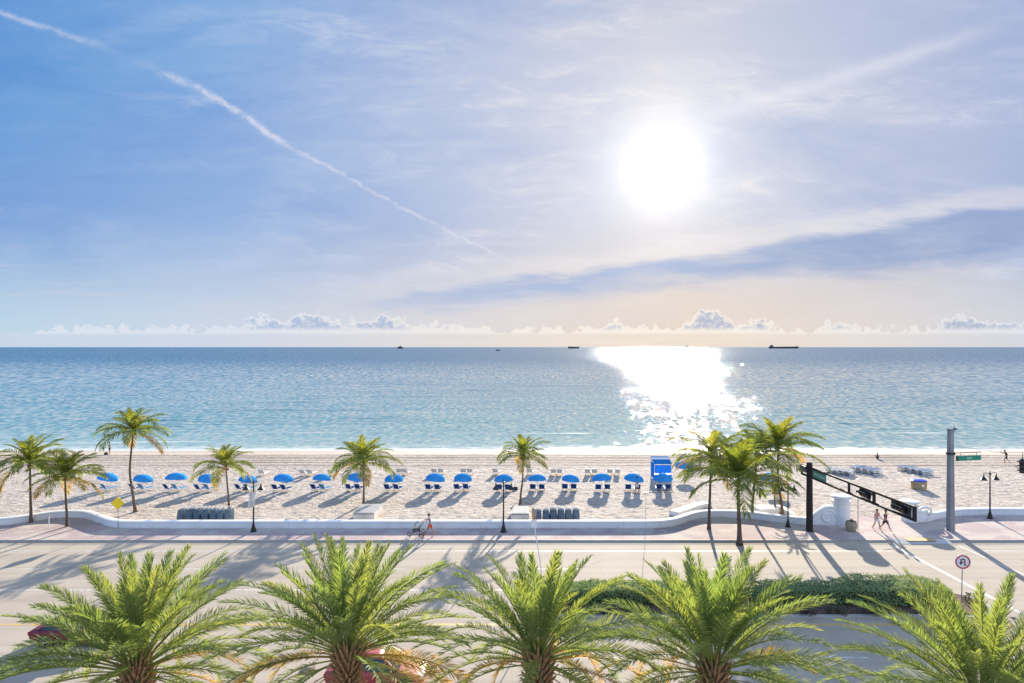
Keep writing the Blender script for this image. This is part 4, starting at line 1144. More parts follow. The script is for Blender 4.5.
def turn_sign():
    b = G(961.5, 602, .14); root = thing('no_turn_sign', 'round white sign with a red no U-turn symbol on the median end', 'sign', b, R(-8))
    mb = MB(); mb.tube([(0,0,-.1), (.06,0,2.75)], .028, 8); mb.build('post', M_galv, root)
    zc = 2.35; xo = .05
    mb = MB(); mb.lathe([(.43,-.006),(.43,.006)], (xo,-.04,zc), 36, Matrix.Rotation(R(90), 3, 'X')); mb.build('panel', M_white, root)
    X90 = Matrix.Rotation(R(90), 3, 'X')
    mb = MB(); n = 36
    for k in range(n):
        for r in (.40, .325): mb.v.append(Vector((xo+r*math.cos(2*math.pi*k/n), -.050, zc+r*math.sin(2*math.pi*k/n))))
    for k in range(n):
        a, b2 = 2*k, 2*((k+1) % n); mb.f.append([a, b2, b2+1, a+1]); mb.mi.append(0)
    mb.quadbox((xo, -.0535, zc), (.68, .004, .03), M=Matrix.Rotation(R(45), 3, 'Y'))
    mb.build('ban_ring', M_red, root)
    mb = MB(); pts = []
    for k in range(13):
        a = math.pi*k/12; pts.append((.105*math.cos(a), .06+.105*math.sin(a)))
    pts = [(.105, -.20)]+pts+[(-.105, -.03)]
    for i in range(len(pts)-1):
        (x0_, z0_), (x1_, z1_) = pts[i], pts[i+1]; L = math.hypot(x1_-x0_, z1_-z0_); a = math.atan2(z1_-z0_, x1_-x0_)
        mb.quadbox((xo+(x0_+x1_)/2, -.0505, zc+(z0_+z1_)/2), (L+.03, .003, .062), M=Matrix.Rotation(-a, 3, 'Y'))
    mb.poly([(xo-.215, -.052, zc-.02), (xo-.105, -.052, zc-.18), (xo+.005, -.052, zc-.02)])
    mb.build('turn_arrow', M_black, root)
turn_sign()
def edge_sign():
    b = G(645.5, 533, ZS); root = thing('sign_post', 'very thin grey post with a small box on top at the sea wall', 'post', b)
    mb = MB(); mb.tube([(0,0,-.1), (.03,0,3.15)], .016, 6); mb.build('post', M_galv, root)
    mb = MB(); mb.quadbox((.03,0,3.2), (.34,.2,.12)); mb.build('box', M_galv, root, bevel=.01)
edge_sign()
def white_plate_sign():
    b = G(544, 599, .14); top = AT(534, 523, b.y)
    d = top-b; root = thing('plate_sign', 'small white plate with a tan upper half on a leaning white pole', 'sign', b)
    mb = MB(); mb.tube([(0,0,-.1), tuple(d*.5+Vector((.06,0,0))), tuple(d*.92)], .03, 8); mb.build('pole', M_white, root)
    mb = MB(); mb.quadbox((d.x, -.04, d.z-.02), (.33, .014, .46)); mb.build('plate', M_white, root)
    mb = MB(); mb.lathe([(.10,0),(.13,.25),(.14,.5),(.09,.62),(.01,.66)], (d.x, 0, d.z+.24), 12); mb.build('beacon', paint('tan_enamel', (.42,.29,.18), .5), root, smooth=True)
white_plate_sign()
def banner():
    b = G(250.5, 533, ZS); root = thing('banner', 'plain white banner hanging beside the leftmost street lamp', 'banner', (b.x, b.y+.12, 0), R(8))
    mb = MB(); n = 6
    for i in range(n+1):
        for j in range(3):
            z = 3.25-1.2*i/n; mb.v.append(Vector((-.25+.25*j+.10*(3.25-z)*-1+.12, .03*math.sin(i*1.1+j), z+.1*j)))
    for i in range(n):
        for j in range(2):
            q = i*3+j; mb.f.append([q, q+1, q+4, q+3]); mb.mi.append(0)
    o = mb.build('cloth', M_pales, root); s_ = o.modifiers.new('thick', 'SOLIDIFY'); s_.thickness = .01
    mb = MB(); mb.tube([(-.22,0,3.27), (.34,0,3.45)], .014, 6); mb.build('rod', M_galv, root)
banner()
o_b = G(49, 527.5, ZS)
root = thing('marker_post', 'short thin white marker post between the two leftmost palms', 'post', o_b)
mb = MB(); mb.tube([(0,0,-.05), (0,0,.95)], .035, 8); mb.build('post', M_white, root)
mb = MB(); mb.lathe([(.045,.95),(.045,1.02),(.01,1.05)], (0,0,0), 8); mb.build('cap', M_galv, root)

def mast_arm():
    b = G(809.5, 531, ZS); top = 5.45
    root = thing('signal_mast', 'dark brown signal mast with a long truss arm reaching over the road', 'traffic signal', b)
    dirv = Vector((23.05-b.x, 36.6-b.y, 0)); L = dirv.length; dirv.normalize()
    mb = MB(); mb.lathe([(.36,0),(.36,.05),(.26,.08),(.25,2),(.22,top),(.23,top+.05),(.01,top+.1)], (0,0,0), 16); mb.build('mast', M_dkbrown, root)
    zt, zb_ = 5.12, 4.38; SL = .55/L
    def tl(s_, z): return dirv*s_+Vector((0,0,z+SL*s_))
    mb = MB()
    for z in (zt, zb_): mb.tube([tuple(tl(-1.6, z)), tuple(tl(L, z))], .095, 8)
    mb.build('arm_rails', M_dkbrown, root)
    mb = MB(); rz = math.atan2(dirv.y, dirv.x)
    for s_, w in ((.5,.10),(6.9,.16),(10.4,.20),(L-.05,.26),(-1.55,.1)):
        mb.quadbox(tl(s_, (zt+zb_)/2), (w, .12, zt-zb_+.14), rz)
    mb.build('arm_posts', M_dkbrown, root)
    # street name panel in the truss
    mb = MB(); mb.quadbox(tl(1.95, 4.75), (2.4, .05, .62), rz); sg = mb.build('street_name_sign', M_green, root, bevel=.01)
    mb = MB(); mb.quadbox(tl(1.95, 4.75), (2.46, .035, .68), rz); mb.build('sign_border', M_white, root)
    for rr_, off in ((rz+math.pi, 1), (rz, -1)):
        nrm = Vector((-math.sin(rz), math.cos(rz), 0))*off
        text('LAS OLAS BLVD', root, .29, M_white, tl(1.95, 4.75)+nrm*.028, (R(90), 0, rr_))
    for s_ in (9.2, 13.6):       # horizontal three light heads with backplates
        mb = MB(); mb.quadbox(tl(s_, 4.76), (1.5 if s_ < 12 else 2.2, .03, .52), rz); hd = mb.build('signal_backplate', M_black, root, bevel=.01)
        m2 = MB(); m2.quadbox(tl(s_, 4.76), (1.2, .24, .36), rz); m2.build('signal_housing', M_black, root, bevel=.02)
        for k, colr in ((-.38, (.06,.004,.004)), (0, (.07,.045,.004)), (.38, (.004,.04,.02))):
            nrm = Vector((-math.sin(rz), math.cos(rz), 0))
            for off in (1, -1):
                m3 = MB(); m3.lathe([(.15,0),(.15,.008),(.08,.03),(.01,.035)], tl(s_+k*off, 4.76)+nrm*.122*off, 14, Matrix.Rotation(rz, 3, 'Z') @ Matrix.Rotation(R(-90)*off, 3, 'X'))
                m3.build('lens', paint('lens_%d' % int(colr[0]*4000+colr[1]*777), colr, .2), root)
                m4 = MB()
                for q in range(9):
                    a0 = math.pi*q/8; ca, sa = .165*math.cos(a0), .165*math.sin(a0); ax = dirv*ca+Vector((0,0,sa))
                    p0 = tl(s_+k*off, 4.76)+nrm*.12*off+ax; m4.v += [p0, p0+nrm*.22*off]
                for q in range(8): m4.f.append([2*q, 2*q+2, 2*q+3, 2*q+1]); m4.mi.append(0)
                v_ = m4.build('visor', M_black, root); sdf = v_.modifiers.new('thick', 'SOLIDIFY'); sdf.thickness = .006
    mb = MB(); mb.quadbox(tl(-1.0, 4.9), (1.1, .35, .5), rz); mb.build('control_box', paint('grey_box', (.12,.13,.14), .5), root, bevel=.03)
mast_arm()

def conc_pole():
    b = G(950.5, 530.5, ZS); root = thing('concrete_pole', 'tall grey square concrete pole carrying a green street sign', 'pole', b, R(12)); h = 8.25
    mb = MB(); mb.quadbox((0,0,h/2-.1), (.46,.46,h+.2), 0, .74); mb.build('shaft', M_conc, root, bevel=.04)
    zb_ = 6.22
    mb = MB(); mb.quadbox((0,0,zb_), (.46,.46,.16)); mb.quadbox((.28,0,zb_), (.12,.2,.26)); mb.build('bracket', M_black, root)
    mb = MB(); mb.tube([(.2,0,zb_+.03), (3.0,0,zb_+.03)], .032, 8); mb.build('arm', M_dkbrown, root)
    mb = MB()
    for x in (.98, 2.55): mb.tube([(x,0,zb_+.03), (x,0,zb_-.26)], .02, 6)
    mb.build('hangers', M_galv, root)
    mb = MB(); mb.quadbox((1.83,0,zb_-.42), (2.3,.05,.40)); mb.build('street_name_sign', M_green, root, bevel=.01)
    mb = MB(); mb.quadbox((.64,0,zb_-.42), (.14,.09,.42)); mb.build('sign_end', M_black, root)
    text('A1A', root, .27, M_white, (1.83,-.028,zb_-.42), (R(90),0,0))
    mb = MB(); mb.tube([(.0,0,h-.1), (.35,-.05,h-.25)], .03, 6); mb.tube([(.1,-.05,h-.05), (.62,-.1,h+.02)], .028, 6); mb.quadbox((.36,-.06,h-.05), (.16,.14,.14)); mb.tube([(.3,-.05,h+.0),(.3,-.05,h+.3)], .02, 6)
    mb.build('camera_bracket', M_black, root)
conc_pole()
def wire_signal():
    a = AT(1022.5, 452, 51.0); root = thing('traffic_signal', 'black three light traffic signal hanging from a wire at the right edge', 'traffic signal', (a.x, a.y, a.z-1.2), R(-70))
    mb = MB(); mb.quadbox((0,0,.05), (.34,.30,1.08)); mb.build('housing', M_black, root, bevel=.03)
    for k, colr in ((.36,(.06,.004,.004)), (0,(.07,.045,.004)), (-.36,(.004,.04,.02))):
        m3 = MB(); m3.lathe([(.14,0),(.14,.008),(.07,.03),(.01,.035)], (0,-.152,.05+k), 14, Matrix.Rotation(R(90), 3, 'X')); m3.build('lens', paint('lens_%d' % int(colr[0]*4000+colr[1]*777), colr, .2), root)
        m4 = MB()
        for q in range(9):
            a0 = math.pi*q/8; m4.v += [Vector((.165*math.cos(a0), -.15, .05+k+.165*math.sin(a0))), Vector((.16*math.cos(a0), -.42, .02+k+.16*math.sin(a0)))]
        for q in range(8): m4.f.append([2*q, 2*q+1, 2*q+3, 2*q+2]); m4.mi.append(0)
        v_ = m4.build('visor', M_black, root); sdf = v_.modifiers.new('thick', 'SOLIDIFY'); sdf.thickness = .006
    mb = MB(); mb.tube([(0,0,.55), (0,0,1.15)], .022, 6); mb.quadbox((0,0,.62), (.2,.2,.06)); mb.build('hanger', M_black, root)
    mb = MB(); p = G(950.5, 530.5, ZS)+Vector((0,0,6.9)); q = a+Vector((18, 0, .25))
    pts = [tuple(p), tuple(p.lerp(a, .5)+Vector((0,0,-.12))), tuple(a+Vector((0,0,-.04))), tuple(q)]
    mb.tube(crom(pts, 5), .012, 5); o = mb.build('signal_wire', M_black); tag(o, 'thin dark wire holding the hanging traffic signal at the right edge', 'wire')
wire_signal()
def planter():
    b = G(851.5, 531, ZS); root = thing('planter', 'small beige faceted planter with a spiky plant before the tall scroll pillar', 'planter', b)
    mb = MB(); mb.lathe([(.30,0),(.42,.25),(.46,.55),(.40,.80),(.33,.80),(.30,.70)], (0,0,0), 7); mb.build('pot', paint('beige_stone', (.36,.29,.20), .9, 0, .3, 7), root)
    mb = MB(); rg = random.Random(4)
    for k in range(24):
        a = k*2.4; e = R(rg.uniform(25, 80)); d = Vector((math.cos(a)*math.cos(e), math.sin(a)*math.cos(e), math.sin(e))); s_ = d.cross(Vector((0,0,1))).normalized()*.03; p = Vector((0,0,.72)); L = rg.uniform(.3,.5)
        n = len(mb.v); mb.v += [p-s_, p+s_, p+d*L]; mb.f.append([n,n+1,n+2]); mb.mi.append(0); mb.tint.append(rg.random())
    mb.build('foliage', leafy('agave_leaf', (.06,.09,.05), (.10,.14,.07), .2, (.08,.14,.04)), root)
    b2 = G(858, 532, ZS); root = thing('pole', 'thin grey pole standing right of the spiky planter', 'pole', b2)
    mb = MB(); mb.tube([(0,0,-.1),(0,0,2.75)], .03, 8); mb.build('shaft', M_galv, root)
    mb = MB(); mb.lathe([(.05,2.75),(.05,2.85),(.01,2.88)], (0,0,0), 8); mb.build('cap', M_black, root)
planter()
mh = G(307, 671, .004); mb = MB(); mb.lathe([(.36,0),(.36,.008),(.30,.010),(.01,.010)], mh, 24)
for k in range(6): mb.quadbox(mh+Vector((0, -.2+.08*k, .012)), (.5*math.sqrt(1-((-.2+.08*k)/.3)**2*.8), .03, .006))
tag(mb.build('manhole_cover', paint('cast_iron', (.06,.055,.05), .6, .4)), 'dark round manhole cover in the near lane, left of the second date palm', 'manhole cover')
mh = G(1013, 618, .006); mb = MB(); mb.quadbox(mh+Vector((0,0,.02)), (.28,.12,.04), 0, .7)
tag(mb.build('road_reflector', M_black), 'small dark raised marker on the white line at the lower right', 'road marker')

# ------------------------------------------------------------------ ships on the horizon
def ship(name, label, px, D, L, hh, hull, house, aft=-1, kind='tanker', cat='ship'):
    x = (px-512)/F*D; root = thing(name, label, cat, (x, D, -.25), 0, None)
    W = L*.15 if kind == 'tanker' else L*.28
    mb = MB()
    for z, k in ((-hh*.2, .93), (hh*.5, .98), (hh, 1.0)):
        for X, Y in ((-.5*k, -.38), (-.5*k, .38), (.30, .5), (.42*k, .34), (.5*k, .0), (.42*k, -.34), (.30, -.5)):
            mb.v.append(Vector((X*L*-aft, Y*W, z+(hh*.22 if X > .4 and z > 0 else 0))))
    for i in range(2):
        for k in range(7):
            q = i*7; f = [q+k, q+(k+1)%7, q+7+(k+1)%7, q+7+k]; mb.f.append(f); mb.mi.append(0)
    mb.f.append(list(range(14, 21))); mb.mi.append(0)
    mb.build('hull', hull, root)
    s_ = aft
    hs = L*.055 if kind == 'tanker' else L*.16
    mb = MB()
    cx = s_*L*(.41 if kind == 'tanker' else -.02)
    for j, (w_, z_) in enumerate(((1, .33), (.85, .33), (.7, .3))):
        mb.quadbox((cx, 0, hh+hs*(.2+j*.36)), (hs*2.0*w_*(.7 if kind == 'tanker' else 1.2), W*.7*w_, hs*.42))
    mb.build('superstructure', house, root)
    mb = MB(); mb.lathe([(hs*.22,0),(hs*.18,hs*.95),(hs*.02,hs*.97)], (cx+s_*hs*.95, 0, hh), 10); mb.build('funnel', hull, root)
    mb = MB()
    for k, xx in enumerate((.38, .05, -.2) if kind == 'tanker' else (.3,)):
        mb.tube([(-s_*xx*L, 0, hh*.9), (-s_*xx*L, 0, hh+hs*(.9 if k == 0 else .45))], L*.004 if kind == 'tanker' else L*.012, 6)
    mb.build('masts', hull, root)
M_shipd = paint('dark_hull_paint', (.06,.05,.055), .6); M_shipg = paint('grey_ship_paint', (.20,.19,.20), .6)
M_shipp = paint('pale_ship_paint', (.62,.61,.60), .6)
ship('tanker', 'long dark tanker on the horizon at the right, bridge at its left end', 784, 6500, 305, 17, M_shipd, M_shipg, -1)
ship('tanker', 'pale thin tanker on the horizon inside the sun glitter', 698, 7500, 330, 9, M_shipp, M_shipp, -1)
ship('cargo_ship', 'small dark cargo ship on the horizon just left of the sun glitter', 573.5, 6500, 112, 16, M_shipd, M_shipg, 1)
ship('supply_ship', 'stubby dark ship alone on the horizon left of the middle', 400.5, 6000, 62, 13, M_shipd, M_shipd, 1, 'tug')
ship('motor_boat', 'tiny dark motor boat just below the horizon near the middle', 498, 2600, 21, 2.6, M_shipd, M_shipg, 1, 'tug', 'boat')

# ------------------------------------------------------------------ people
def skin_mesh(name, pts, edges, rads, root_i, mat, parent, level=2):
    me = bpy.data.meshes.new(name); me.from_pydata([tuple(p) for p in pts], edges, []); me.update()
    o = bpy.data.objects.new(name, me); COL.objects.link(o)
    sk = o.modifiers.new('skin', 'SKIN'); sk.use_smooth_shade = True; sk.branch_smoothing = .4
    lay = me.skin_vertices[0].data if me.skin_vertices else None
    if lay is None:
        bm = bmesh.new(); bm.from_mesh(me); bm.verts.layers.skin.verify(); bm.to_mesh(me); bm.free(); lay = me.skin_vertices[0].data
    for i, r in enumerate(rads):
        lay[i].radius = r if isinstance(r, tuple) else (r, r); lay[i].use_root = (i == root_i)
    ss = o.modifiers.new('sub', 'SUBSURF'); ss.levels = level; ss.render_levels = level
    bpy.context.view_layer.update()
    dg = bpy.context.evaluated_depsgraph_get(); m2 = bpy.data.meshes.new_from_object(o.evaluated_get(dg)); bpy.data.objects.remove(o)
    m2.materials.clear(); m2.materials.append(mat)
    m2.polygons.foreach_set('use_smooth', [True]*len(m2.polygons))
    q = bpy.data.objects.new(name, m2); COL.objects.link(q); q.parent = parent; return q
M_skin = paint('skin', (.42,.24,.16), .55, 0, .06); M_skind = paint('tanned_skin', (.20,.11,.07), .55, 0, .06)
M_hair = paint('dark_hair', (.025,.018,.013), .6)
def person(label, loc, rz, legs, arms, top_mat, low_mat, skin=M_skin, h=1.7, lean=0.0, hip=.93, low_len=.55, hair_r=.108, spine=0.0):
    """local frame: the person faces -y. legs = ((thigh pitch, knee bend) left, right) in degrees, pitch>0 forward;
       arms = ((pitch, elbow bend, out) left, right)."""
    root = thing('person', label, 'person', loc, rz); k = h/1.7
    pts = []; rads = []; ed = []
    def add(p, r, par=None):
        pts.append(Vector(p)*k); rads.append((r*k, r*k) if not isinstance(r, tuple) else (r[0]*k, r[1]*k)); i = len(pts)-1
        if par is not None: ed.append((par, i))
        return i
    le = R(lean)
    def up(z, x=0, y=0): return Vector((x, -math.sin(le)*z+y*math.cos(le), hip+math.cos(le)*z))
    pel = add((0,0,hip), (.13,.10)); wai = add(up(.16), (.115,.09), pel); che = add(up(.36), (.15,.105), wai); nec = add(up(.52), .055, che)
    hd = add(up(.60, 0, -.02), (.072,.08), nec); hd2 = add(up(.68, 0, -.03), (.08,.098), hd); hd3 = add(up(.77, 0, -.02), (.06,.07), hd2)
    nose = add(up(.665, 0, -.135), .013, hd2)
    J = {}
    for si, s in ((0, 1), (1, -1)):        # 0 left (+x), 1 right
        tp, kb = (R(a) for a in legs[si])
        hipj = add((s*.095, 0, hip-.04), .088, pel)
        kn = Vector((s*.105, -math.sin(tp)*.42, hip-.04-math.cos(tp)*.42)); kj = add(kn, .056, hipj)
        mid = add(kn+Vector((s*.003, -math.sin(tp-kb)*.16+.01, -math.cos(tp-kb)*.16)), .053, kj)
        an = kn+Vector((s*.005, -math.sin(tp-kb)*.41, -math.cos(tp-kb)*.41)); aj = add(an, .037, mid)
        fp = tp-kb
        toe = an+Vector((s*.02, -math.cos(fp*.6)*.17, -.055-math.sin(max(-.9, min(.9, fp*.6)))*-.10)); tj = add(toe, (.04,.024), aj)
        J[si] = (hipj, kj, an, toe)
        ap, eb, out_ = (R(a) for a in arms[si])
        sh_ = up(.46, s*.175); sj = add(sh_, .052, che)
        d1 = Vector((s*math.sin(out_), -math.sin(ap+le)*math.cos(out_), -math.cos(ap+le)*math.cos(out_)))
        el_ = sh_+d1*.28; ej = add(el_, .039, sj)
        ap2 = ap+eb+le; d2 = Vector((s*math.sin(out_*.5), -math.sin(ap2)*math.cos(out_*.5), -math.cos(ap2)*math.cos(out_*.5)))
        wr_ = el_+d2*.25; wj = add(wr_, .027, ej)
        pm = add(wr_+d2*.07, (.034,.022), wj)
        sd = Vector((0, d2.z, -d2.y)).normalized() if abs(d2.x) < .95 else Vector((0,1,0))
        for q, (off, fl) in enumerate(((-.030,.065),(-.010,.08),(.010,.076),(.030,.06))):
            f1 = add(wr_+d2*.12+sd*off, .010, pm); add(wr_+d2*(.12+fl*.6)+sd*off*1.15+Vector((-s*.012,0,0)), .008, f1)
        add(wr_+d2*.09-sd*.055, .010, pm)
        J[si+2] = (sj, ej, wr_, d2)
    skin_mesh('body', pts, ed, rads, pel, skin, root)
    # clothing: a shell over the trunk and upper limbs
    def clothes(name, idx, mat, grow, cut=None):
        m_ = {j: n for n, j in enumerate(idx)}; p2 = [pts[j].copy() for j in idx]
        e2 = [(m_[a], m_[b]) for a, b in ed if a in m_ and b in m_]; r2 = [tuple(v+grow*k for v in rads[j]) for j in idx]
        if cut:
            for j, (a, f, rr_) in cut.items():
                p2[m_[j]] = pts[a].lerp(pts[j], f); r2[m_[j]] = (rr_*k, rr_*k)
        skin_mesh(name, p2, e2, r2, 0, mat, root, 1)
    clothes('shirt', [wai, che, J[2][0], J[2][1], J[3][0], J[3][1], pel] if top_mat else [], top_mat, .018, {J[2][1]: (J[2][0], .55, .062), J[3][1]: (J[3][0], .55, .062)}) if top_mat else None
    clothes('shorts', [pel, wai, J[0][0], J[0][1], J[1][0], J[1][1]], low_mat, .022, {wai: (pel, .55, .125), J[0][1]: (J[0][0], low_len+.2, .098), J[1][1]: (J[1][0], low_len+.2, .098)})
    mb = MB(); c = pts[hd2]+(pts[hd3]-pts[hd2])*.45; mb.ball(c+Vector((0,.022,.012))*k, (.092*k,.105*k,.10*k), 12, 8); mb.build('hair', M_hair, root, smooth=True)
    for s in (-1, 1):
        mb = MB(); mb.ball(up(.69, s*.032, -.118)*k, .011*k, 6, 4); mb.build('eye', M_black, root)
    return root, pts, J
M_tw = paint('white_cotton', (.70,.70,.68), .9); M_tb = paint('black_cotton', (.02,.02,.022), .9); M_tg = paint('grey_cotton', (.30,.29,.31), .9)
M_to = paint('orange_red_cotton', (.62,.10,.03), .85); M_tp = paint('pink_cotton', (.55,.30,.30), .9); M_tn = paint('navy_cotton', (.03,.04,.09), .9)
L90 = R(-90)        # turn -y to -x
pl = G(430, 535.5, ZS)
person('person in a grey top and long orange trousers pushing a stroller along the pavement', pl, L90, ((24, 6), (-20, 14)), ((38, 34, 4), (40, 32, 4)), M_tg, M_to, low_len=.72, lean=6)
a = G(877, 530, ZS)
person('person in pale clothes walking from the beach with a long stick', a, R(18), ((18, 4), (-18, 14)), ((8, 50, 10), (-10, 20, 6)), M_tp, M_tw, h=1.68)
stick = MB(); stick.tube([a+Vector((-1.0, .1, 1.18)), a+Vector((.1, -.22, .98)), a+Vector((.75,-.4,.86))], .018, 6)
tag(stick.build('stick', M_galv), 'long thin stick carried level by the walker in pale clothes', 'stick')
b = G(885.5, 531.5, ZS)
person('person in black shirt and black shorts striding beside the walker with the stick', b, R(30), ((28, 6), (-24, 16)), ((-18, 14, 6), (20, 22, 6)), M_tb, M_tb, h=1.72)
c = G(1006.5, 464, .08)
person('dark dressed jogger leaning forward on the wet sand at the far right', c, R(-95), ((48, 60), (-22, 42)), ((-42, 85, 6), (42, 85, 6)), M_tb, M_tb, skin=M_skind, h=1.8, lean=16)
d = G(877.5, 459.5, .05)
person('person in dark clothes sitting on the sand near the water on the right', Vector((d.x, d.y, .0)), R(160), ((100, 130), (100, 130)), ((55, 50, 8), (55, 50, 8)), M_tb, M_tb, skin=M_skind, hip=.12, lean=6)
e_ = G(109.5, 454, .0)
person('bare chested person in black shorts standing at the water edge behind the tall palm', Vector((e_.x, e_.y, -.03)), R(150), ((3, 0), (-3, 2)), ((4, 10, 8), (0, 12, 8)), None, M_tb)
f_ = G(637, 493, .1)
person('standing man in white shorts between the loungers, bare chested, dark hair', Vector((f_.x, f_.y, .08)), R(200), ((6, 2), (-8, 6)), ((30, 60, 10), (10, 20, 8)), None, M_tw)
g_ = G(660, 487, .1)
person('person with a dark back standing under the umbrella before the rental hut', Vector((g_.x, g_.y, .08)), R(185), ((3, 0), (-3, 2)), ((5, 20, 6), (6, 20, 6)), M_tb, M_tn, skin=M_skind, h=1.55)
# beach bag near the standing man at the shore and the one by the lamp
def bag(label, px, py, mat):
    p = G(px, py, .05); root = thing('bag', label, 'bag', (p.x, p.y, .02)); mb = MB()
    mb.lathe([(.22,0),(.26,.1),(.24,.3),(.15,.38),(.02,.40)], (0,0,0), 12); mb.build('sack', mat, root, smooth=True)
    mb = MB(); mb.tube(crom([(-.16,0,.33),(-.1,0,.55),(.1,0,.55),(.16,0,.33)], 5), .016, 5); mb.build('strap', M_tb, root)
bag('dark bag on the wet sand beside the bare chested person at the water edge', 106, 455, M_tb)
bag('dark bag on the sand between the middle lamp and the leaning palm', 515.5, 490, M_tn)

# stroller
def stroller():
    p = G(417.5, 536, ZS); root = thing('stroller', 'grey three wheeled stroller with a hood pushed along the pavement', 'stroller', p)
    mb = MB()
    for s in (-.24, .24):
        mb.tube([(-.62, s*.3, .2), (-.1, s, .5), (.38, s, .95), (.55, s, 1.02)], .018, 6); mb.tube([(-.1, s, .5), (.35, s, .22)], .016, 6)
    mb.tube([(.55,-.24,1.02), (.55,.24,1.02)], .02, 6); mb.build('frame', M_galv, root)
    for x, y, r in ((-.62, 0, .17), (.35, -.27, .22), (.35, .27, .22)):
        m2 = MB(); n = 18
        ring = [(x+r*math.cos(2*math.pi*k/n), y, r+r*math.sin(2*math.pi*k/n)) for k in range(n+1)]
        m2.tube(ring, .028, 6, cap=False); w_ = m2.build('wheel', M_rubber, root)
        m3 = MB(); m3.lathe([(.03,-.03),(.03,.03)], (x,y,r), 8, Matrix.Rotation(R(90), 3, 'X'))
        for k in range(6):
            a = math.pi*k/3; m3.tube([(x,y,r), (x+r*.95*math.cos(a), y, r+r*.95*math.sin(a))], .007, 4)
        m3.build('rim', M_rubber, w_)
    mb = MB(); mb.quadbox((-.05,0,.52), (.62,.40,.30), M=Matrix.Rotation(R(-10),3,'Y')); mb.quadbox((.22,0,.75), (.08,.38,.5), M=Matrix.Rotation(R(25),3,'Y')); mb.quadbox((-.32,0,.42), (.1,.34,.3)); mb.build('seat', paint('dark_green_fabric', (.05,.06,.05), .9), root, bevel=.03)
    mb = MB(); n = 7
    for i in range(n+1):
        a = R(10+100*i/n)
        for s in (-.24, -.12, .12, .24):
            mb.v.append(Vector((.18-.42*math.sin(a)*(1 if abs(s) < .2 else .92), s, .80+.40*math.cos(a)*(1 if abs(s) < .2 else .85))))
    for i in range(n):
        for j in range(3):
            q = i*4+j; mb.f.append([q, q+1, q+5, q+4]); mb.mi.append(0)
    o = mb.build('hood', paint('grey_fabric', (.20,.21,.19), .9), root); m_ = o.modifiers.new('t', 'SOLIDIFY'); m_.thickness = .012
stroller()

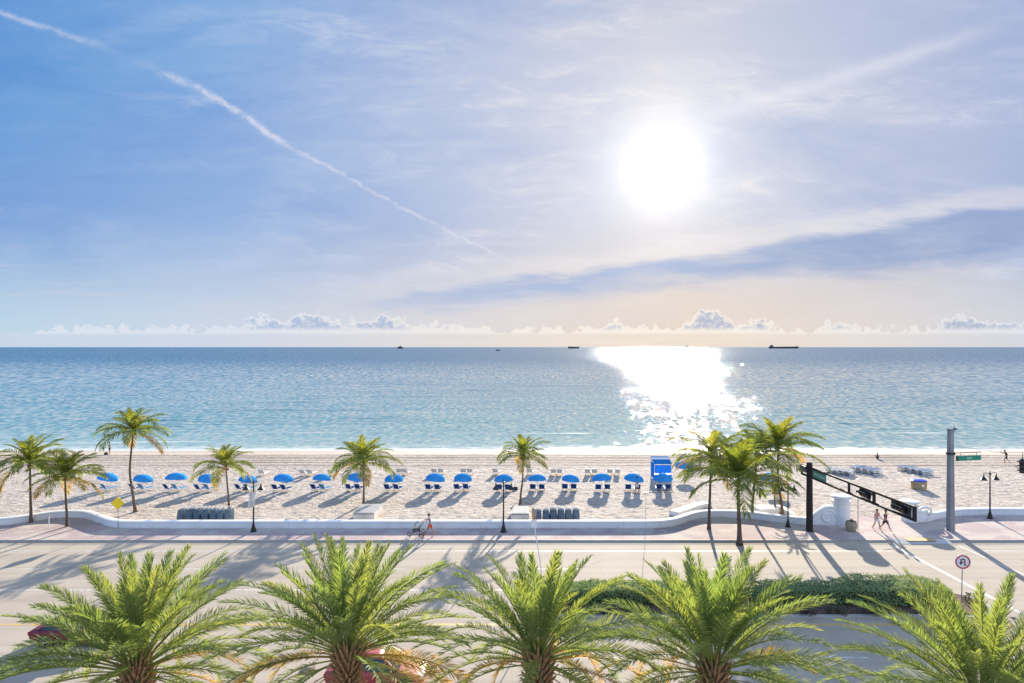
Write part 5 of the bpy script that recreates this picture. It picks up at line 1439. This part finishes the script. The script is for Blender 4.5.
# ------------------------------------------------------------------ cars
M_glass = material('car_glass', lambda t: pbsdf(t, (.015,.02,.025), .04, 0, .8))
M_lampr = paint('tail_lamp_red', (.35,.005,.008), .15); M_lampw = paint('head_lamp', (.7,.7,.7), .1)
def car_paint(name, col):
    def b(t):
        n = t.noise(objc(t), 40, 2)
        return pbsdf(t, t.mix(t.mr(n, .3, .7), tuple(v*.93 for v in col), col), .42, .0, .4, Coat_Weight=.3, Coat_Roughness=.15)
    return material(name, b)
def car(label, loc, rz, mat, L=4.5, W=1.82, Hh=1.5, suv=False):
    """faces +x"""
    root = thing('parked_car' if False else 'car', label, 'car', loc, rz); hb = .92 if suv else .86
    st = [(-.50,.45,.72,.80),(-.49,.30,hb,.90),(-.42,.22,hb+.05,.97),(-.2,.2,hb+.06,1),(.1,.2,hb+.04,1),(.24,.2,hb,.99),(.40,.22,hb-.08,.95),(.48,.28,hb-.2,.86),(.50,.40,.60,.74)]
    mb = MB(); K = 10
    for x, zb_, zt, w in st:
        hw = W/2*w
        for y, z in ((-hw*.86,zb_),(-hw,zb_+.12),(-hw,(zb_+zt)/2+.05),(-hw*.96,zt-.07),(-hw*.86,zt),(hw*.86,zt),(hw*.96,zt-.07),(hw,(zb_+zt)/2+.05),(hw,zb_+.12),(hw*.86,zb_)): mb.v.append(Vector((x*L, y, z)))
    for i in range(len(st)-1):
        for k in range(K):
            q = i*K; mb.f.append([q+k, q+(k+1)%K, q+K+(k+1)%K, q+K+k][::-1]); mb.mi.append(0)
    mb.f.append(list(range(K))); mb.mi.append(0); q = (len(st)-1)*K; mb.f.append([q+k for k in range(K)][::-1]); mb.mi.append(0)
    o = mb.build('body', mat, root, smooth=True); es = o.modifiers.new('sub', 'SUBSURF'); es.levels = 2; es.render_levels = 2
    # greenhouse: glass box with a painted roof and pillars
    r0, r1 = (-.46, -.40) if suv else (-.38, -.24); f1, f0 = .06, .24
    zb_, zt = hb+.02, Hh; wb, wt = W/2*.88, W/2*.70
    mb = MB()
    for x, z, w in ((r0*L,zb_,wb),(r1*L,zt-.05,wt),(f1*L,zt-.05,wt),(f0*L,zb_,wb)):
        mb.v += [Vector((x,-w,z)), Vector((x,w,z))]
    for f in ((0,1,3,2),(2,3,5,4),(4,5,7,6),(0,2,4,6),(1,7,5,3)): mb.f.append(list(f)); mb.mi.append(0)
    mb.build('windows', M_glass, root)
    mb = MB()
    n = 7; m_ = 5
    for i in range(n):
        t_ = i/(n-1); x = (r1-.02)*L+((f1+.02)-(r1-.02))*L*t_
        for j in range(m_):
            s = -1+2*j/(m_-1); mb.v.append(Vector((x, s*(wt+.03), zt-.055+.075*math.sin(math.pi*(.12+.76*t_))*(1-.45*s*s))))
    for i in range(n-1):
        for j in range(m_-1):
            q = i*m_+j; mb.f.append([q, q+m_, q+m_+1, q+1]); mb.mi.append(0)
    o = mb.build('roof', mat, root, smooth=True); sf = o.modifiers.new('t', 'SOLIDIFY'); sf.thickness = .04
    mb = MB()
    for s in (-1, 1):
        for (xa, za, wa), (xb, zb2, wb2) in (((r0*L,zb_,wb),(r1*L,zt-.03,wt)), ((f0*L,zb_,wb),(f1*L,zt-.03,wt)), ((-.12*L,zb_,wb),(-.13*L,zt-.03,wt))):
            mb.tube([(xa, s*(wa+.004), za), (xb, s*(wb2+.004), zb2)], .038, 6)
    mb.build('pillars', mat, root)
    for x in (-.31, .31):
        for s in (-1, 1):
            m2 = MB(); M_ = Matrix.Rotation(R(90), 3, 'X')
            m2.lathe([(.20,-.11),(.31,-.11),(.335,-.07),(.335,.07),(.31,.11),(.20,.11)], (x*L, s*(W/2-.10), .335), 22, M_); w_ = m2.build('wheel', M_rubber, root)
            m3 = MB(); m3.lathe([(.20,0),(.19,.02),(.06,.03),(.05,.045),(.01,.05)], (x*L, s*(W/2-.10)+s*.09, .335), 18, Matrix.Rotation(R(-90)*s, 3, 'X')); m3.build('rim', paint('dark_rim', (.10,.10,.10), .4, .5), w_)
    for s in (-1, 1):
        mb = MB(); mb.quadbox((-.487*L, s*W*.36, hb-.16), (.10, .34, .18)); mb.build('tail_light', M_lampr, root, bevel=.03)
        mb = MB(); mb.quadbox((.468*L, s*W*.33, hb-.26), (.14, .36, .14)); mb.build('headlight', M_lampw, root, bevel=.03)
        mb = MB(); mb.quadbox((.17*L, s*(W/2+.07), hb+.08), (.12, .2, .14)); mb.build('mirror', mat, root, bevel=.03)
    return root
car('dark red car in the near lane, hidden under the large left date palm', (-21.9, 32.7, 0), 0, car_paint('dark_red_paint', (.16,.008,.018)), 4.5, 1.82, 1.38)
car('bright red car in the nearest lane, seen through the second date palm', (-6.0, 28.6, 0), 0, car_paint('bright_red_paint', (.42,.06,.06)), 4.4, 1.8, 1.5)
